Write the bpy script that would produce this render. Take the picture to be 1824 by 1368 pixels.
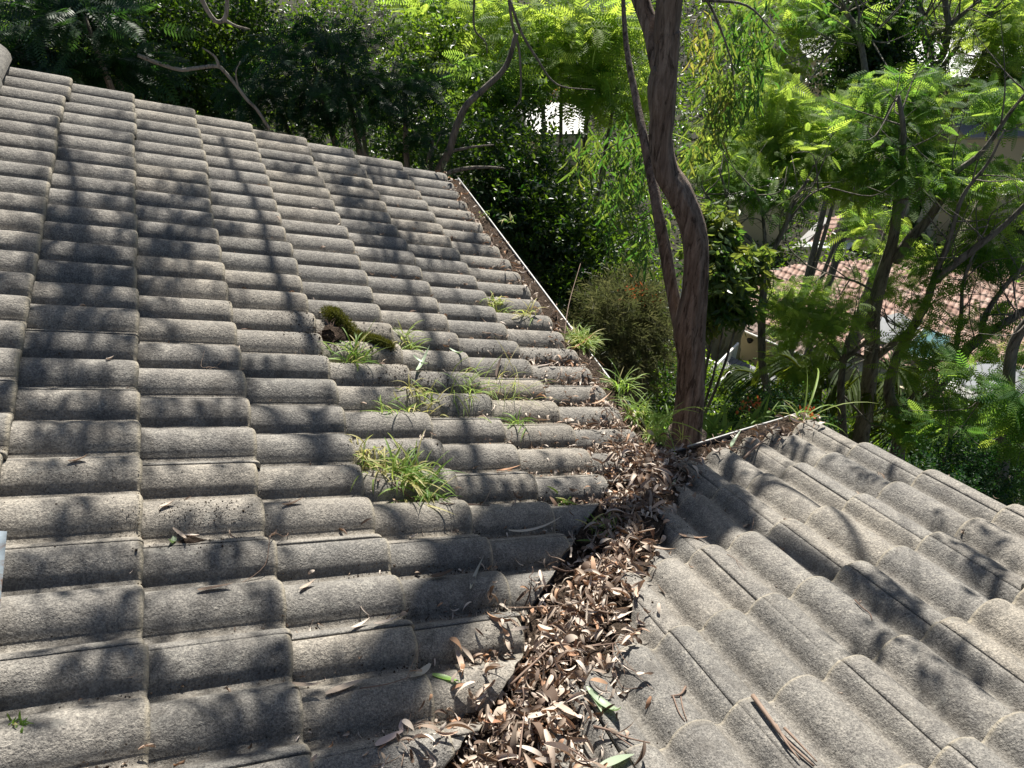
import bpy, math, random
import numpy as np
C = bpy.context.scene.collection
for o in list(bpy.data.objects): bpy.data.objects.remove(o)
R_ = math.radians
rng = np.random.default_rng(7); random.seed(7)

# ------------------------------------------------------------ camera, sky, sun
CAM = np.array([-1.3038, -1.8204, 2.2582]); EUL = (0.8687, 0.011, -0.3661); FPX = 1369.0
cd = bpy.data.cameras.new('camera'); cd.lens = 36 * FPX / 1824; cd.sensor_width = 36; cd.clip_start = .05; cd.clip_end = 600
co = bpy.data.objects.new('camera', cd); C.objects.link(co); co.location = CAM; co.rotation_euler = EUL
bpy.context.scene.camera = co
SAZ, SEL = R_(27), R_(44)                      # sun azimuth measured from +y towards +x
SUN = np.array([math.cos(SEL) * math.sin(SAZ), math.cos(SEL) * math.cos(SAZ), math.sin(SEL)])
w = bpy.data.worlds.new('World'); bpy.context.scene.world = w; w.use_nodes = True
nt = w.node_tree; sky = nt.nodes.new('ShaderNodeTexSky'); sky.sky_type = 'NISHITA'; sky.sun_disc = False
sky.sun_elevation = SEL; sky.sun_rotation = SAZ
nt.links.new(sky.outputs[0], nt.nodes['Background'].inputs[0]); nt.nodes['Background'].inputs[1].default_value = 0.042
sl = bpy.data.lights.new('sun', 'SUN'); sl.energy = 5.0; sl.angle = R_(0.53); sl.color = (1, .948, .865)
so = bpy.data.objects.new('sun', sl); C.objects.link(so)
from mathutils import Vector
so.rotation_euler = Vector(-SUN).to_track_quat('-Z', 'Y').to_euler()
vs = bpy.context.scene.view_settings; vs.view_transform = 'Standard'; vs.look = 'None'; vs.exposure = 1.05; vs.gamma = 1

def rotm(rx, ry, rz):
    cx, sx, cy, sy, cz, sz = np.cos(rx), np.sin(rx), np.cos(ry), np.sin(ry), np.cos(rz), np.sin(rz)
    return np.array([[cz, -sz, 0], [sz, cz, 0], [0, 0, 1]]) @ np.array([[cy, 0, sy], [0, 1, 0], [-sy, 0, cy]]) @ np.array([[1, 0, 0], [0, cx, -sx], [0, sx, cx]])
RC = rotm(*EUL)
def ray(x, y):
    d = RC @ np.array([(x - 912) / FPX, -(y - 684) / FPX, -1.0]); return d / np.linalg.norm(d)
def at(x, y, d):                                # point seen at photo position x,y, d metres away measured on the ground plan
    r = ray(x, y); return CAM + r * d / math.hypot(r[0], r[1])
def onplane(x, y, p, n):
    r = ray(x, y); n = np.asarray(n, float); return CAM + r * (n @ (np.asarray(p) - CAM)) / (n @ r)

# ------------------------------------------------------------ helpers
def tag(o, label=None, cat=None, group=None, kind=None):
    if label: o['label'] = label
    if cat: o['category'] = cat
    if group: o['group'] = group
    if kind: o['kind'] = kind
    return o
def empty(name, loc=(0, 0, 0)):
    o = bpy.data.objects.new(name, None); C.objects.link(o); o.location = loc; o.empty_display_size = .1; return o
def mkmesh(name, V, F, attrs=None, smooth=True):
    me = bpy.data.meshes.new(name); V = np.asarray(V, np.float32)
    if isinstance(F, np.ndarray):
        n, k = F.shape; me.vertices.add(len(V)); me.vertices.foreach_set('co', V.ravel())
        me.loops.add(n * k); me.loops.foreach_set('vertex_index', F.astype(np.int32).ravel())
        me.polygons.add(n); me.polygons.foreach_set('loop_start', np.arange(0, n * k, k, dtype=np.int32))
        me.polygons.foreach_set('loop_total', np.full(n, k, np.int32))
    else: me.from_pydata([tuple(map(float, v)) for v in V], [], F)
    me.update(calc_edges=True); me.validate()
    me.polygons.foreach_set('use_smooth', np.full(len(me.polygons), smooth))
    for k, a in (attrs or {}).items():
        at_ = me.attributes.new(k, 'FLOAT', 'POINT'); at_.data.foreach_set('value', np.asarray(a, np.float32))
    return me
def link(name, me, mat, parent=None, loc=(0, 0, 0)):
    if mat and not me.materials: me.materials.append(mat)
    o = bpy.data.objects.new(name, me); C.objects.link(o); o.location = loc
    if parent is not None:
        o.parent = parent
        if tuple(loc) == (0, 0, 0): o.location = -Vector(parent.location) if parent.parent is None else (0, 0, 0)
    return o
def obj(name, V, F, mat, parent=None, attrs=None, smooth=False):
    """mesh given in world coordinates; its origin is put at the middle of its base"""
    V = np.asarray(V, float)
    if parent is None:
        c = np.array([V[:, 0].mean(), V[:, 1].mean(), V[:, 2].min()])
        return link(name, mkmesh(name, V - c, F, attrs, smooth), mat, None, c)
    top = parent; off = np.zeros(3)
    while top is not None: off += np.array(top.location); top = top.parent
    return link_child(name, mkmesh(name, V - off, F, attrs, smooth), mat, parent)
def link_child(name, me, mat, parent):
    me.materials.append(mat); o = bpy.data.objects.new(name, me); C.objects.link(o); o.parent = parent; return o
class MB:
    def __init__(s): s.V = []; s.F = []; s.n = 0; s.A = []
    def add(s, V, F, t=0.):
        V = np.asarray(V, float); s.V.append(V); s.F += [tuple(int(i) + s.n for i in f) for f in F]; s.n += len(V); s.A.append(np.full(len(V), t)); return s
    def box(s, c, sz, rz=0, t=0.):
        x, y, z = np.array(sz) / 2.; P = np.array([(a * x, b * y, d * z) for a in (-1, 1) for b in (-1, 1) for d in (-1, 1)])
        P = P @ rotm(0, 0, rz).T + np.asarray(c); return s.add(P, [(0, 1, 3, 2), (4, 6, 7, 5), (0, 4, 5, 1), (2, 3, 7, 6), (0, 2, 6, 4), (1, 5, 7, 3)], t)
    def prism(s, poly, n, th, t=0.):             # polygon with thickness th along -n
        P = np.asarray(poly, float); n = np.asarray(n, float); k = len(P); Q = P - n * th
        return s.add(np.r_[P, Q], [tuple(range(k)), tuple(range(2 * k - 1, k - 1, -1))] + [(i, i + k, (i + 1) % k + k, (i + 1) % k) for i in range(k)], t)
    def bar(s, a, b, r, sides=6, r2=None, t=0.):
        V, F = tube([a, b], [r, r if r2 is None else r2], sides, 0, 2); return s.add(V, F, t)
    def build(s, name, mat, parent=None, smooth=False):
        return obj(name, np.concatenate(s.V), s.F, mat, parent, {'tint': np.concatenate(s.A)}, smooth)
def hash2(ix, iy, seed=0):
    h = (ix.astype(np.int64) * 374761393 + iy.astype(np.int64) * 668265263 + seed * 974711) & 0x7fffffff
    h = ((h ^ (h >> 13)) * 1274126177) & 0x7fffffff; return ((h ^ (h >> 16)) & 0xffff) / 65535.
def vnoise(x, y, seed=0):
    x = np.asarray(x, float); y = np.asarray(y, float)
    ix, iy = np.floor(x), np.floor(y); fx, fy = x - ix, y - iy; fx = fx * fx * (3 - 2 * fx); fy = fy * fy * (3 - 2 * fy)
    a, b, c, d = hash2(ix, iy, seed), hash2(ix + 1, iy, seed), hash2(ix, iy + 1, seed), hash2(ix + 1, iy + 1, seed)
    return (a * (1 - fx) + b * fx) * (1 - fy) + (c * (1 - fx) + d * fx) * fy
def fbm(x, y, o=3, seed=0): return sum(vnoise(x * 2 ** k, y * 2 ** k, seed + k) / 2 ** k for k in range(o)) / sum(.5 ** k for k in range(o))
def crs(P, m):                                    # Catmull-Rom through points (columns: x y z r)
    P = np.asarray(P, float)
    if m <= 1 or len(P) < 3: return P if len(P) > 2 else np.array([P[0] + (P[1] - P[0]) * t for t in np.linspace(0, 1, max(2, m))])
    Q = np.vstack([2 * P[0] - P[1], P, 2 * P[-1] - P[-2]]); out = []
    for i in range(len(P) - 1):
        a, b, c, d = Q[i:i + 4]
        for t in np.linspace(0, 1, m, endpoint=False): out.append(.5 * ((2 * b) + (c - a) * t + (2 * a - 5 * b + 4 * c - d) * t * t + (3 * b - a - 3 * c + d) * t ** 3))
    return np.array(out + [P[-1]])
def tube(pts, rad, sides=8, rough=0., m=4, seed=0, freq=3.):
    pts = np.asarray(pts, float); rad = np.broadcast_to(np.asarray(rad, float), (len(pts),))
    Q = crs(np.c_[pts, rad], m); P, r = Q[:, :3], np.maximum(Q[:, 3], 1e-4); n = len(P)
    T = np.gradient(P, axis=0); T /= np.linalg.norm(T, axis=1)[:, None] + 1e-12
    N = np.cross(T[0], [0, 0, 1.] if abs(T[0][2]) < .9 else [1., 0, 0]); N /= np.linalg.norm(N); V = []
    L = np.r_[0, np.cumsum(np.linalg.norm(np.diff(P, axis=0), axis=1))]; th = np.arange(sides) / sides * 2 * np.pi
    for i in range(n):
        N = N - T[i] * (N @ T[i]); N /= np.linalg.norm(N) + 1e-12; B = np.cross(T[i], N); rr = np.full(sides, r[i])
        if rough > 0: rr = r[i] * (1 + rough * (fbm(np.cos(th) * freq + 9, np.sin(th) * freq + 5 + L[i] * .7, 3, seed) - .5) * 2)
        V.append(P[i] + rr[:, None] * (np.cos(th)[:, None] * N + np.sin(th)[:, None] * B))
    F = [(i * sides + k, i * sides + (k + 1) % sides, (i + 1) * sides + (k + 1) % sides, (i + 1) * sides + k) for i in range(n - 1) for k in range(sides)]
    F += [tuple(range(sides))[::-1], tuple((n - 1) * sides + k for k in range(sides))]
    return np.concatenate(V), F

# ------------------------------------------------------------ materials
def mat(name):
    m = bpy.data.materials.new(name); m.use_nodes = True; t = m.node_tree; return m, t, t.nodes['Principled BSDF'], t.nodes['Material Output']
def N(t, kind, **kw):
    n = t.nodes.new('ShaderNode' + kind)
    for k, v in kw.items():
        if k.startswith('i_'): n.inputs[int(k[2:]) if k[2:].isdigit() else k[2:].replace('_', ' ')].default_value = v
        else: setattr(n, k, v)
    return n
def ramp(t, stops, src):
    r = t.nodes.new('ShaderNodeValToRGB'); e = r.color_ramp.elements
    while len(e) < len(stops): e.new(.5)
    for q, (p, c) in zip(e, stops): q.position = p; q.color = (*c, 1) if len(c) == 3 else c
    t.links.new(src, r.inputs[0]); return r.outputs[0]
def mixc(t, fac, a, b, mode='MIX'):
    m = t.nodes.new('ShaderNodeMix'); m.data_type = 'RGBA'; m.blend_type = mode
    for s, v in ((m.inputs[0], fac), (m.inputs[6], a), (m.inputs[7], b)):
        if hasattr(v, 'is_linked') or isinstance(v, bpy.types.NodeSocket): t.links.new(v, s)
        elif isinstance(v, (int, float)): s.default_value = v
        else: s.default_value = (*v, 1)
    return m.outputs[2]
def mth(t, op, a, b=0., clamp=False):
    m = t.nodes.new('ShaderNodeMath'); m.operation = op; m.use_clamp = clamp
    for s, v in ((m.inputs[0], a), (m.inputs[1], b)):
        if isinstance(v, bpy.types.NodeSocket): t.links.new(v, s)
        else: s.default_value = v
    return m.outputs[0]
def noise(t, scale, detail=3, rough=.6, vec=None, out=0, dist=0):
    n = N(t, 'TexNoise'); n.inputs['Scale'].default_value = scale; n.inputs['Detail'].default_value = detail; n.inputs['Roughness'].default_value = rough; n.inputs['Distortion'].default_value = dist
    if vec is not None: t.links.new(vec, n.inputs['Vector'])
    return n.outputs[out]
def gpos(t): return N(t, 'NewGeometry').outputs['Position']
def bump(t, b, h, strength, dist):
    n = N(t, 'Bump'); n.inputs['Strength'].default_value = strength; n.inputs['Distance'].default_value = dist
    t.links.new(h, n.inputs['Height']); t.links.new(n.outputs[0], b.inputs['Normal'])
def attr(t, name): n = N(t, 'Attribute'); n.attribute_name = name; return n.outputs['Fac']
M = {}
def simple(name, col, rough=.7, metal=0., var=.15, scale=8., bmp=0.):
    m, t, b, o = mat(name); p = gpos(t); f = noise(t, scale, 4, .65, p)
    c = mixc(t, f, tuple(x * (1 - var) for x in col), tuple(min(1, x * (1 + var)) for x in col)); t.links.new(c, b.inputs['Base Color'])
    b.inputs['Roughness'].default_value = rough; b.inputs['Metallic'].default_value = metal
    if bmp: bump(t, b, noise(t, scale * 4, 4, .6, p), .5, bmp)
    M[name] = m; return m
def tile_mat(name, tanness):
    m, t, b, o = mat(name); p = gpos(t)
    big = noise(t, 2.3, 4, .6, p); mid = noise(t, 16, 5, .7, p, dist=.6); fine = noise(t, 190, 3, .75, p); fine2 = noise(t, 330, 2, .7, p)
    base = ramp(t, [(.3, (.132, .125, .116)), (.48, (.212, .199, .180)), (.7, (.308, .288, .255))], mid)
    base = mixc(t, mth(t, 'MULTIPLY', mth(t, 'SUBTRACT', big, .38, True), 1.6, True), base, (.21, .205, .195))
    grain = ramp(t, [(.32, (.34, .34, .34)), (.50, (.95, .95, .95)), (.68, (1.7, 1.68, 1.62))], fine)
    base = mixc(t, .85, base, grain, 'MULTIPLY')
    fl = ramp(t, [(.60, (0, 0, 0)), (.70, (1, 1, 1))], fine2); base = mixc(t, mth(t, 'MULTIPLY', fl, .5), base, (.50, .47, .42))
    base = mixc(t, 1., base, ramp(t, [(0, (.78, .79, .80)), (.5, (1, 1, 1)), (1, (1.16, 1.12, 1.05))], attr(t, 'tilevar')), 'MULTIPLY')
    run = noise(t, 7, 5, .7, p, dist=1.5); base = mixc(t, ramp(t, [(.52, (0, 0, 0)), (.66, (.5, .5, .5))], run), base, (.10, .092, .082))
    blo = ramp(t, [(.60, (0, 0, 0)), (.64, (1, 1, 1))], noise(t, 21, 4, .7, p)); base = mixc(t, mth(t, 'MULTIPLY', blo, .28), base, (.36, .35, .31))
    # thin pale lichen threads
    wv = N(t, 'TexVoronoi', feature='DISTANCE_TO_EDGE'); wv.inputs['Scale'].default_value = 26
    wp = N(t, 'VectorMath', operation='ADD'); t.links.new(p, wp.inputs[0]); sc = N(t, 'VectorMath', operation='SCALE'); t.links.new(noise(t, 30, 3, .7, p, 1), sc.inputs[0]); sc.inputs['Scale'].default_value = .09
    t.links.new(sc.outputs[0], wp.inputs[1]); t.links.new(wp.outputs[0], wv.inputs['Vector'])
    th = ramp(t, [(.012, (1, 1, 1)), (.045, (0, 0, 0))], wv.outputs['Distance'])
    th = mth(t, 'MULTIPLY', th, ramp(t, [(.45, (0, 0, 0)), (.62, (1, 1, 1))], noise(t, 9, 3, .6, p)))
    base = mixc(t, mth(t, 'MULTIPLY', th, .42), base, (.46, .43, .37))
    # worn pale nose, dirty channel
    ns = attr(t, 'nose'); ns = mth(t, 'MULTIPLY', ns, ramp(t, [(.25, (.35, .35, .35)), (.6, (1, 1, 1))], noise(t, 60, 3, .6, p)))
    base = mixc(t, mth(t, 'MULTIPLY', ns, .85), base, (.40, .355, .27))
    ch = attr(t, 'chan'); sp = ramp(t, [(.42, (0, 0, 0)), (.60, (1, 1, 1))], noise(t, 55, 5, .75, p))
    base = mixc(t, mth(t, 'MULTIPLY', mth(t, 'MULTIPLY', ch, sp), .8), base, (.05, .038, .028))
    base = mixc(t, mth(t, 'MULTIPLY', ch, .35), base, (.22, .19, .14))
    t.links.new(base, b.inputs['Base Color']); b.inputs['Roughness'].default_value = .93; b.inputs['Specular IOR Level'].default_value = .25
    h = mth(t, 'ADD', mth(t, 'MULTIPLY', noise(t, 75, 4, .7, p), 1.0), mth(t, 'MULTIPLY', fine, .5)); bump(t, b, h, 1.0, .0065)
    M[name] = m; return m
tile_mat('concrete_tile', 0)
def leaf_mat(name, stops, trans, tmix=.5, rough=.5, spec=.35):
    m, t, b, o = mat(name); tn = attr(t, 'tint'); c = ramp(t, stops, tn); t.links.new(c, b.inputs['Base Color'])
    b.inputs['Roughness'].default_value = rough; b.inputs['Specular IOR Level'].default_value = spec
    tr = N(t, 'BsdfTranslucent'); tc = mixc(t, tn, trans[0], trans[1]); t.links.new(tc, tr.inputs[0])
    mx = N(t, 'MixShader'); mx.inputs[0].default_value = tmix; t.links.new(b.outputs[0], mx.inputs[1]); t.links.new(tr.outputs[0], mx.inputs[2])
    t.links.new(mx.outputs[0], o.inputs['Surface']); M[name] = m; return m
leaf_mat('jacaranda_leaf', [(0, (.030, .085, .028)), (.5, (.085, .16, .04)), (1, (.18, .25, .055))], ((.16, .40, .05), (.60, .75, .10)), .55, .6, .2)
leaf_mat('gum_leaf', [(0, (.035, .075, .028)), (.55, (.07, .12, .03)), (.85, (.17, .17, .05)), (1, (.30, .19, .07))], ((.10, .27, .03), (.46, .42, .07)), .5, .38, .6)
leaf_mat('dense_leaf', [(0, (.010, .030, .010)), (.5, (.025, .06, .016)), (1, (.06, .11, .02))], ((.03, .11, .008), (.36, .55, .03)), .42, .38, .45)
leaf_mat('fern_leaf', [(0, (.012, .040, .018)), (1, (.035, .085, .03))], ((.02, .09, .015), (.12, .26, .035)), .38, .5, .3)
leaf_mat('needle_leaf', [(0, (.04, .05, .025)), (1, (.13, .13, .07))], ((.08, .12, .03), (.30, .30, .12)), .4, .5, .3)
leaf_mat('palm_leaf', [(0, (.012, .03, .010)), (1, (.06, .09, .015))], ((.03, .10, .01), (.45, .50, .04)), .45, .6, .15)
leaf_mat('grass_blade', [(0, (.12, .22, .06)), (.6, (.26, .38, .08)), (1, (.55, .48, .24))], ((.30, .55, .06), (.65, .62, .18)), .5, .5, .4)
leaf_mat('dry_leaf', [(0, (.05, .036, .028)), (.25, (.17, .12, .09)), (.42, (.34, .27, .21)), (.58, (.52, .44, .36)), (.80, (.66, .58, .50)), (.93, (.46, .28, .17)), (1, (.25, .11, .07))], ((.22, .12, .06), (.30, .14, .06)), .15, .7, .25)
leaf_mat('green_leaf', [(0, (.16, .34, .06)), (1, (.27, .45, .10))], ((.2, .45, .05), (.3, .55, .08)), .3, .4, .5)
leaf_mat('grey_leaf', [(0, (.42, .40, .33)), (1, (.50, .40, .37))], ((.2, .2, .1), (.3, .2, .15)), .15, .6, .3)
leaf_mat('sage_leaf', [(0, (.30, .38, .25)), (1, (.42, .50, .36))], ((.2, .32, .1), (.3, .45, .15)), .25, .45, .5)
leaf_mat('red_flower', [(0, (.45, .10, .04)), (1, (.60, .20, .08))], ((.5, .1, .03), (.6, .2, .05)), .4)
leaf_mat('moss', [(0, (.045, .05, .012)), (.5, (.09, .10, .02)), (1, (.16, .15, .035))], ((.1, .12, .01), (.2, .2, .02)), .25, .8, .1)
def bark(name, c1, c2, c3, zs=.35):
    m, t, b, o = mat(name); p = gpos(t); mp = N(t, 'Mapping'); mp.inputs['Scale'].default_value = (1, 1, .16); t.links.new(p, mp.inputs[0])
    f = noise(t, 26, 6, .7, mp.outputs[0], dist=.5); g = noise(t, 2.2, 4, .6, p); c = ramp(t, [(.32, c1), (.5, c2), (.68, c3)], f)
    c = mixc(t, mth(t, 'MULTIPLY', g, .5), c, tuple(x * 1.35 for x in c2)); t.links.new(c, b.inputs['Base Color']); b.inputs['Roughness'].default_value = .9; b.inputs['Specular IOR Level'].default_value = .2
    cr_ = noise(t, 15, 5, .75, mp.outputs[0], dist=1.2); ck = ramp(t, [(.40, (1, 1, 1)), (.47, (0, 0, 0))], cr_); c = mixc(t, mth(t, 'MULTIPLY', ck, .75), c, tuple(x * .6 for x in c1)); t.links.new(c, b.inputs['Base Color'])
    bump(t, b, mth(t, 'ADD', mth(t, 'ADD', f, mth(t, 'MULTIPLY', cr_, .8)), mth(t, 'MULTIPLY', noise(t, 60, 4, .7, mp.outputs[0]), .4)), 1., .03); M[name] = m
bark('gum_bark', (.060, .044, .034), (.20, .155, .125), (.38, .32, .27))
bark('grey_bark', (.09, .08, .066), (.20, .18, .15), (.34, .32, .27))
bark('pale_bark', (.22, .20, .165), (.34, .31, .26), (.46, .43, .37))
def twig_mat():
    m, t, b, o = mat('twig'); c = ramp(t, [(0, (.09, .05, .035)), (.5, (.23, .15, .11)), (1, (.40, .30, .22))], attr(t, 'tint')); t.links.new(mixc(t, noise(t, 60, 3, .6, gpos(t)), c, (.12, .08, .06)), b.inputs['Base Color']); b.inputs['Roughness'].default_value = .75; M['twig'] = m
twig_mat()
def soil_mat():
    m, t, b, o = mat('soil'); p = gpos(t); f = noise(t, 90, 5, .75, p); c = ramp(t, [(.3, (.018, .013, .010)), (.5, (.060, .044, .033)), (.72, (.16, .12, .09))], f)
    t.links.new(c, b.inputs['Base Color']); b.inputs['Roughness'].default_value = 1; b.inputs['Specular IOR Level'].default_value = .1; bump(t, b, f, 1., .02); M['soil'] = m
soil_mat()
def ground_mat():
    m, t, b, o = mat('ground'); p = gpos(t); f = noise(t, 1.3, 6, .7, p); c = ramp(t, [(.3, (.010, .013, .006)), (.5, (.022, .022, .011)), (.7, (.045, .036, .02))], f)
    t.links.new(c, b.inputs['Base Color']); b.inputs['Roughness'].default_value = 1; bump(t, b, noise(t, 9, 5, .7, p), 1., .1); M['ground'] = m
ground_mat()
def corr_mat(name, col, stain):
    m, t, b, o = mat(name); p = gpos(t); f = noise(t, .9, 5, .7, p); c = ramp(t, [(.35, stain), (.6, col)], f); t.links.new(c, b.inputs['Base Color']); b.inputs['Roughness'].default_value = .5; M[name] = m
corr_mat('white_roof', (.36, .38, .40), (.26, .27, .27)); corr_mat('grey_roof', (.13, .155, .18), (.09, .10, .11))
def terra():
    m, t, b, o = mat('terracotta'); p = gpos(t); f = noise(t, 3.5, 5, .75, p); g = noise(t, .6, 3, .6, p)
    c = ramp(t, [(.28, (.17, .085, .06)), (.46, (.36, .20, .15)), (.66, (.58, .44, .37))], f); c = mixc(t, mth(t, 'MULTIPLY', g, .35), c, (.45, .36, .30))
    t.links.new(c, b.inputs['Base Color']); b.inputs['Roughness'].default_value = .85; M['terracotta'] = m
terra()
simple('brown_tile', (.24, .18, .155), .85, var=.25, scale=5)
simple('white_paint', (.78, .77, .73), .45, var=.05); simple('cream_wall', (.52, .46, .33), .8, var=.08, scale=2, bmp=.004)
simple('gutter_metal', (.27, .27, .265), .5, .35, .6, 18); simple('barge', (.11, .10, .09), .85, var=.3, scale=9); simple('dark_metal', (.09, .09, .09), .6, .3, .3, 20)
def flash_mat():
    m, t, b, o = mat('galvanised_sheet'); p = gpos(t); f = noise(t, 14, 5, .7, p, dist=1); c = ramp(t, [(.35, (.22, .13, .09)), (.47, (.33, .39, .45)), (.7, (.44, .52, .60))], f)
    t.links.new(c, b.inputs['Base Color']); b.inputs['Metallic'].default_value = .5; b.inputs['Roughness'].default_value = .42; M['galvanised_sheet'] = m
flash_mat()
simple('deck_board', (.10, .105, .115), .6, var=.25, scale=3); simple('dark_glass', (.015, .017, .02), .08, var=.1)
simple('timber', (.16, .11, .08), .8, var=.25, scale=6, bmp=.004); simple('brick_wall', (.30, .22, .18), .9, var=.2, scale=5, bmp=.01)
simple('rock', (.40, .33, .22), .95, var=.45, scale=1.6, bmp=.06); simple('blue_paint', (.05, .25, .38), .4); simple('black_plastic', (.015, .015, .015), .5)
simple('teal_glass', (.16, .30, .32), .12, var=.2, scale=.6)
simple('skylight_sheet', (.80, .84, .83), .35, var=.04, scale=.5); simple('soffit', (.45, .44, .42), .8)

# ------------------------------------------------------------ terrain
def gz(x, y):
    d = np.asarray(x) * .62 + np.asarray(y) * .78
    s = np.clip(d - 1.0, 0, None); z = -3.6 - .62 * np.minimum(s, 23) - .10 * np.clip(s - 23, 0, 40)
    return z + 1.6 * np.clip(-np.asarray(x) / 6., 0, 1) * np.clip(d / 8, 0, 1)
def build_ground():
    g = np.linspace(-1, 1, 181); gx = np.sign(g) * (np.abs(g) ** 1.8) * 150 + 5; X, Y = np.meshgrid(gx, gx, indexing='ij')
    Z = gz(X, Y) + (fbm(X * .5, Y * .5, 4) - .5) * .7; n = len(g); V = np.c_[X.ravel(), Y.ravel(), Z.ravel()]
    i = (np.arange(n - 1)[:, None] * n + np.arange(n - 1)).ravel(); F = np.c_[i, i + n, i + n + 1, i + 1]
    tag(link('ground', mkmesh('ground', V, F), M['ground']), kind='structure')
build_ground()

# ------------------------------------------------------------ the tiled roof
TH = 0.4191; ct, st_, tt = math.cos(TH), math.sin(TH), math.tan(TH)
G, W, YA, XB, HR = 0.3159, 0.15, 2.8936, 0.7163, 0.043
QA, QB = 2.60, 3.0                               # slope length from eave to ridge
def toA(a, q, h): return np.stack([-q * ct + h * st_, a, q * st_ + h * ct], -1)
def toB(a, q, h): return np.stack([-a, -q * ct + h * st_, q * st_ + h * ct], -1)     # a = -x
def prof(a, c0):                                  # height of the rolls, 0..HR; a grows to the right when looking upslope
    t = ((a - c0) / W + .5) % 1 - .5
    return np.where(np.abs(t) < .42, HR * np.cos(np.pi * np.clip(t, -.42, .42) / .84) ** .58, 0)
CA, CB = YA, -XB
GCUT = .098
VG = np.array([(0.003, -.031), (-.002, -.023), (-.001, -.011), (.0025, -.005), (.007, -.002), (.014, -.0005), (.028, 0)] + [(q, 0) for q in (.05, .08, .12, .16, .20, .24, .28, .316, .345)])
def roof_mesh(which):
    to = toA if which == 'A' else toB; c0 = CA if which == 'A' else CB; qmax = QA if which == 'A' else QB
    Vs, Fs, NS, CH, TV = [], [], [], [], []; n = 0; r = np.random.default_rng(3 if which == 'A' else 4)
    # seam positions: seam every second roll
    for ic in range(-1 if False else 0, int(qmax / G) + 1):
        qn = ic * G
        for jt in range(-1, 22):
            # A: rolls j = 2jt-1, 2jt  (j grows away from +a); seam just right (+a) of the crest of even rolls
            if which == 'A': aR = c0 - (2 * jt) * W + .022; aL = aR - 2 * W
            else: aL = c0 + (2 * jt) * W - 2 * W + .022 ; aR = aL + 2 * W
            if which == 'A':
                if jt < 0 or jt > 17: continue
                if jt == 0: pass
            else:
                if jt < 0 or jt > 16: continue
            lo, hi = aL + .0016, aR - .0016
            if which == 'A' and jt == 0:          # verge tile: extra piece beyond the first seam
                pieces = [(lo, hi), (aR + .0016, c0 + .070)]
            elif which == 'B' and jt == 0: pieces = [(c0 - .074, hi)]
            else: pieces = [(lo, hi)]
            for lo2, hi2 in pieces:
                # cut along the valley: q >= (GCUT - a)/ct for A ; q >= (GCUT + a)/ct for B
                gc = GCUT + (.035 if which == 'A' else 0) + r.normal(0, .032); sgn = -1 if which == 'A' else 1; qtop = qn + .345
                lim = (qtop - .035) * ct - gc     # need sgn*a < lim
                if which == 'A': lo3, hi3 = max(lo2, -lim), hi2
                else: lo3, hi3 = lo2, min(hi2, lim)
                if hi3 - lo3 < .02: continue
                m = max(5, int((hi3 - lo3) / W * 17)); a = np.linspace(lo3, hi3, m); qc = (gc + sgn * a) / ct
                qc = qc + (fbm(a * 40, a * 0 + ic * 7.1, 3, 5) - .5) * .022
                dq, da, dh = r.normal(0, .004), r.normal(0, .0016), r.normal(0, .0006); slide = 0.
                tilt = r.normal(0, .0008)
                if r.random() < .10: slide = -r.uniform(.004, .016)
                qs = np.empty((m, len(VG))); hs = np.empty_like(qs); cut = qc > qn + .002
                for k in range(len(VG)):
                    q = qn + VG[k, 0]
                    if VG[k, 1] < 0 or VG[k, 0] < .031: qq = np.where(cut, qc + np.maximum(VG[k, 0], 0) * .35, q)
                    else: qq = np.where(cut, np.minimum(qc + .011 + (qtop - qc - .011) * np.clip((VG[k, 0] - .03) / .315, 0, 1), qtop), q)
                    qs[:, k] = qq; drop = np.where(cut, VG[k, 1] if VG[k, 1] < -.011 else VG[k, 1] * .15, VG[k, 1]); hs[:, k] = drop
                P = prof(a, c0)[:, None]; rel = (qs - qn) / G
                H = P * (1 - .10 * np.exp(-np.clip(qs - qn, 0, 1) / .012) * (~cut)[:, None]) - HR - rel * .031 + hs + dh + tilt * ((a - a.mean()) / W)[:, None]
                H += (fbm(a[:, None] * 55 + ic * 3.3, qs * 55, 3, 11) - .5) * .0016
                A2 = np.broadcast_to(a[:, None], qs.shape)
                Q = np.maximum(qs + dq + slide, -.02)
                # bottom edge wobble
                Q = Q + (fbm(A2 * 30, A2 * 0 + ic, 2, 17) - .5) * .004 * (VG[:, 0] < .04)
                Q = np.minimum(Q, qmax + .03)
                # side walls (first and last columns doubled downward)
                Aw = np.vstack([A2[:1], A2, A2[-1:]]); Qw = np.vstack([Q[:1], Q, Q[-1:]]); Hw = np.vstack([H[:1] - .018, H, H[-1:] - .018])
                V = to(Aw + da, Qw, Hw).reshape(-1, 3); mm, kk = Aw.shape
                i = (np.arange(mm - 1)[:, None] * kk + np.arange(kk - 1)).ravel(); F = np.c_[i, i + kk, i + kk + 1, i + 1]
                if which == 'B': F = F[:, ::-1]
                Vs.append(V); Fs.append(F + n); n += len(V)
                e = np.exp(-((VG[:, 0] - .004) / .007) ** 2)[None, :] * np.ones((mm, 1)); e *= np.where(np.r_[cut[:1], cut, cut[-1:]], .35, 1)[:, None]
                tpos = np.abs(((Aw - c0) / W + .5) % 1 - .5); chn = np.clip((tpos - .34) / .08, 0, 1) * np.exp(-((Qw - qn - .3) / .2) ** 2 * 0) 
                if which == 'A': chn = chn * (.35 + .65 * np.clip((1.4 - (Qw * ct)) / .9, 0, 1))
                else: chn = chn * .25
                NS.append(e.ravel()); CH.append(chn.ravel()); TV.append(np.full(len(V), r.random()))
    return np.concatenate(Vs), np.concatenate(Fs), np.concatenate(NS), np.concatenate(CH), np.concatenate(TV)
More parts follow.
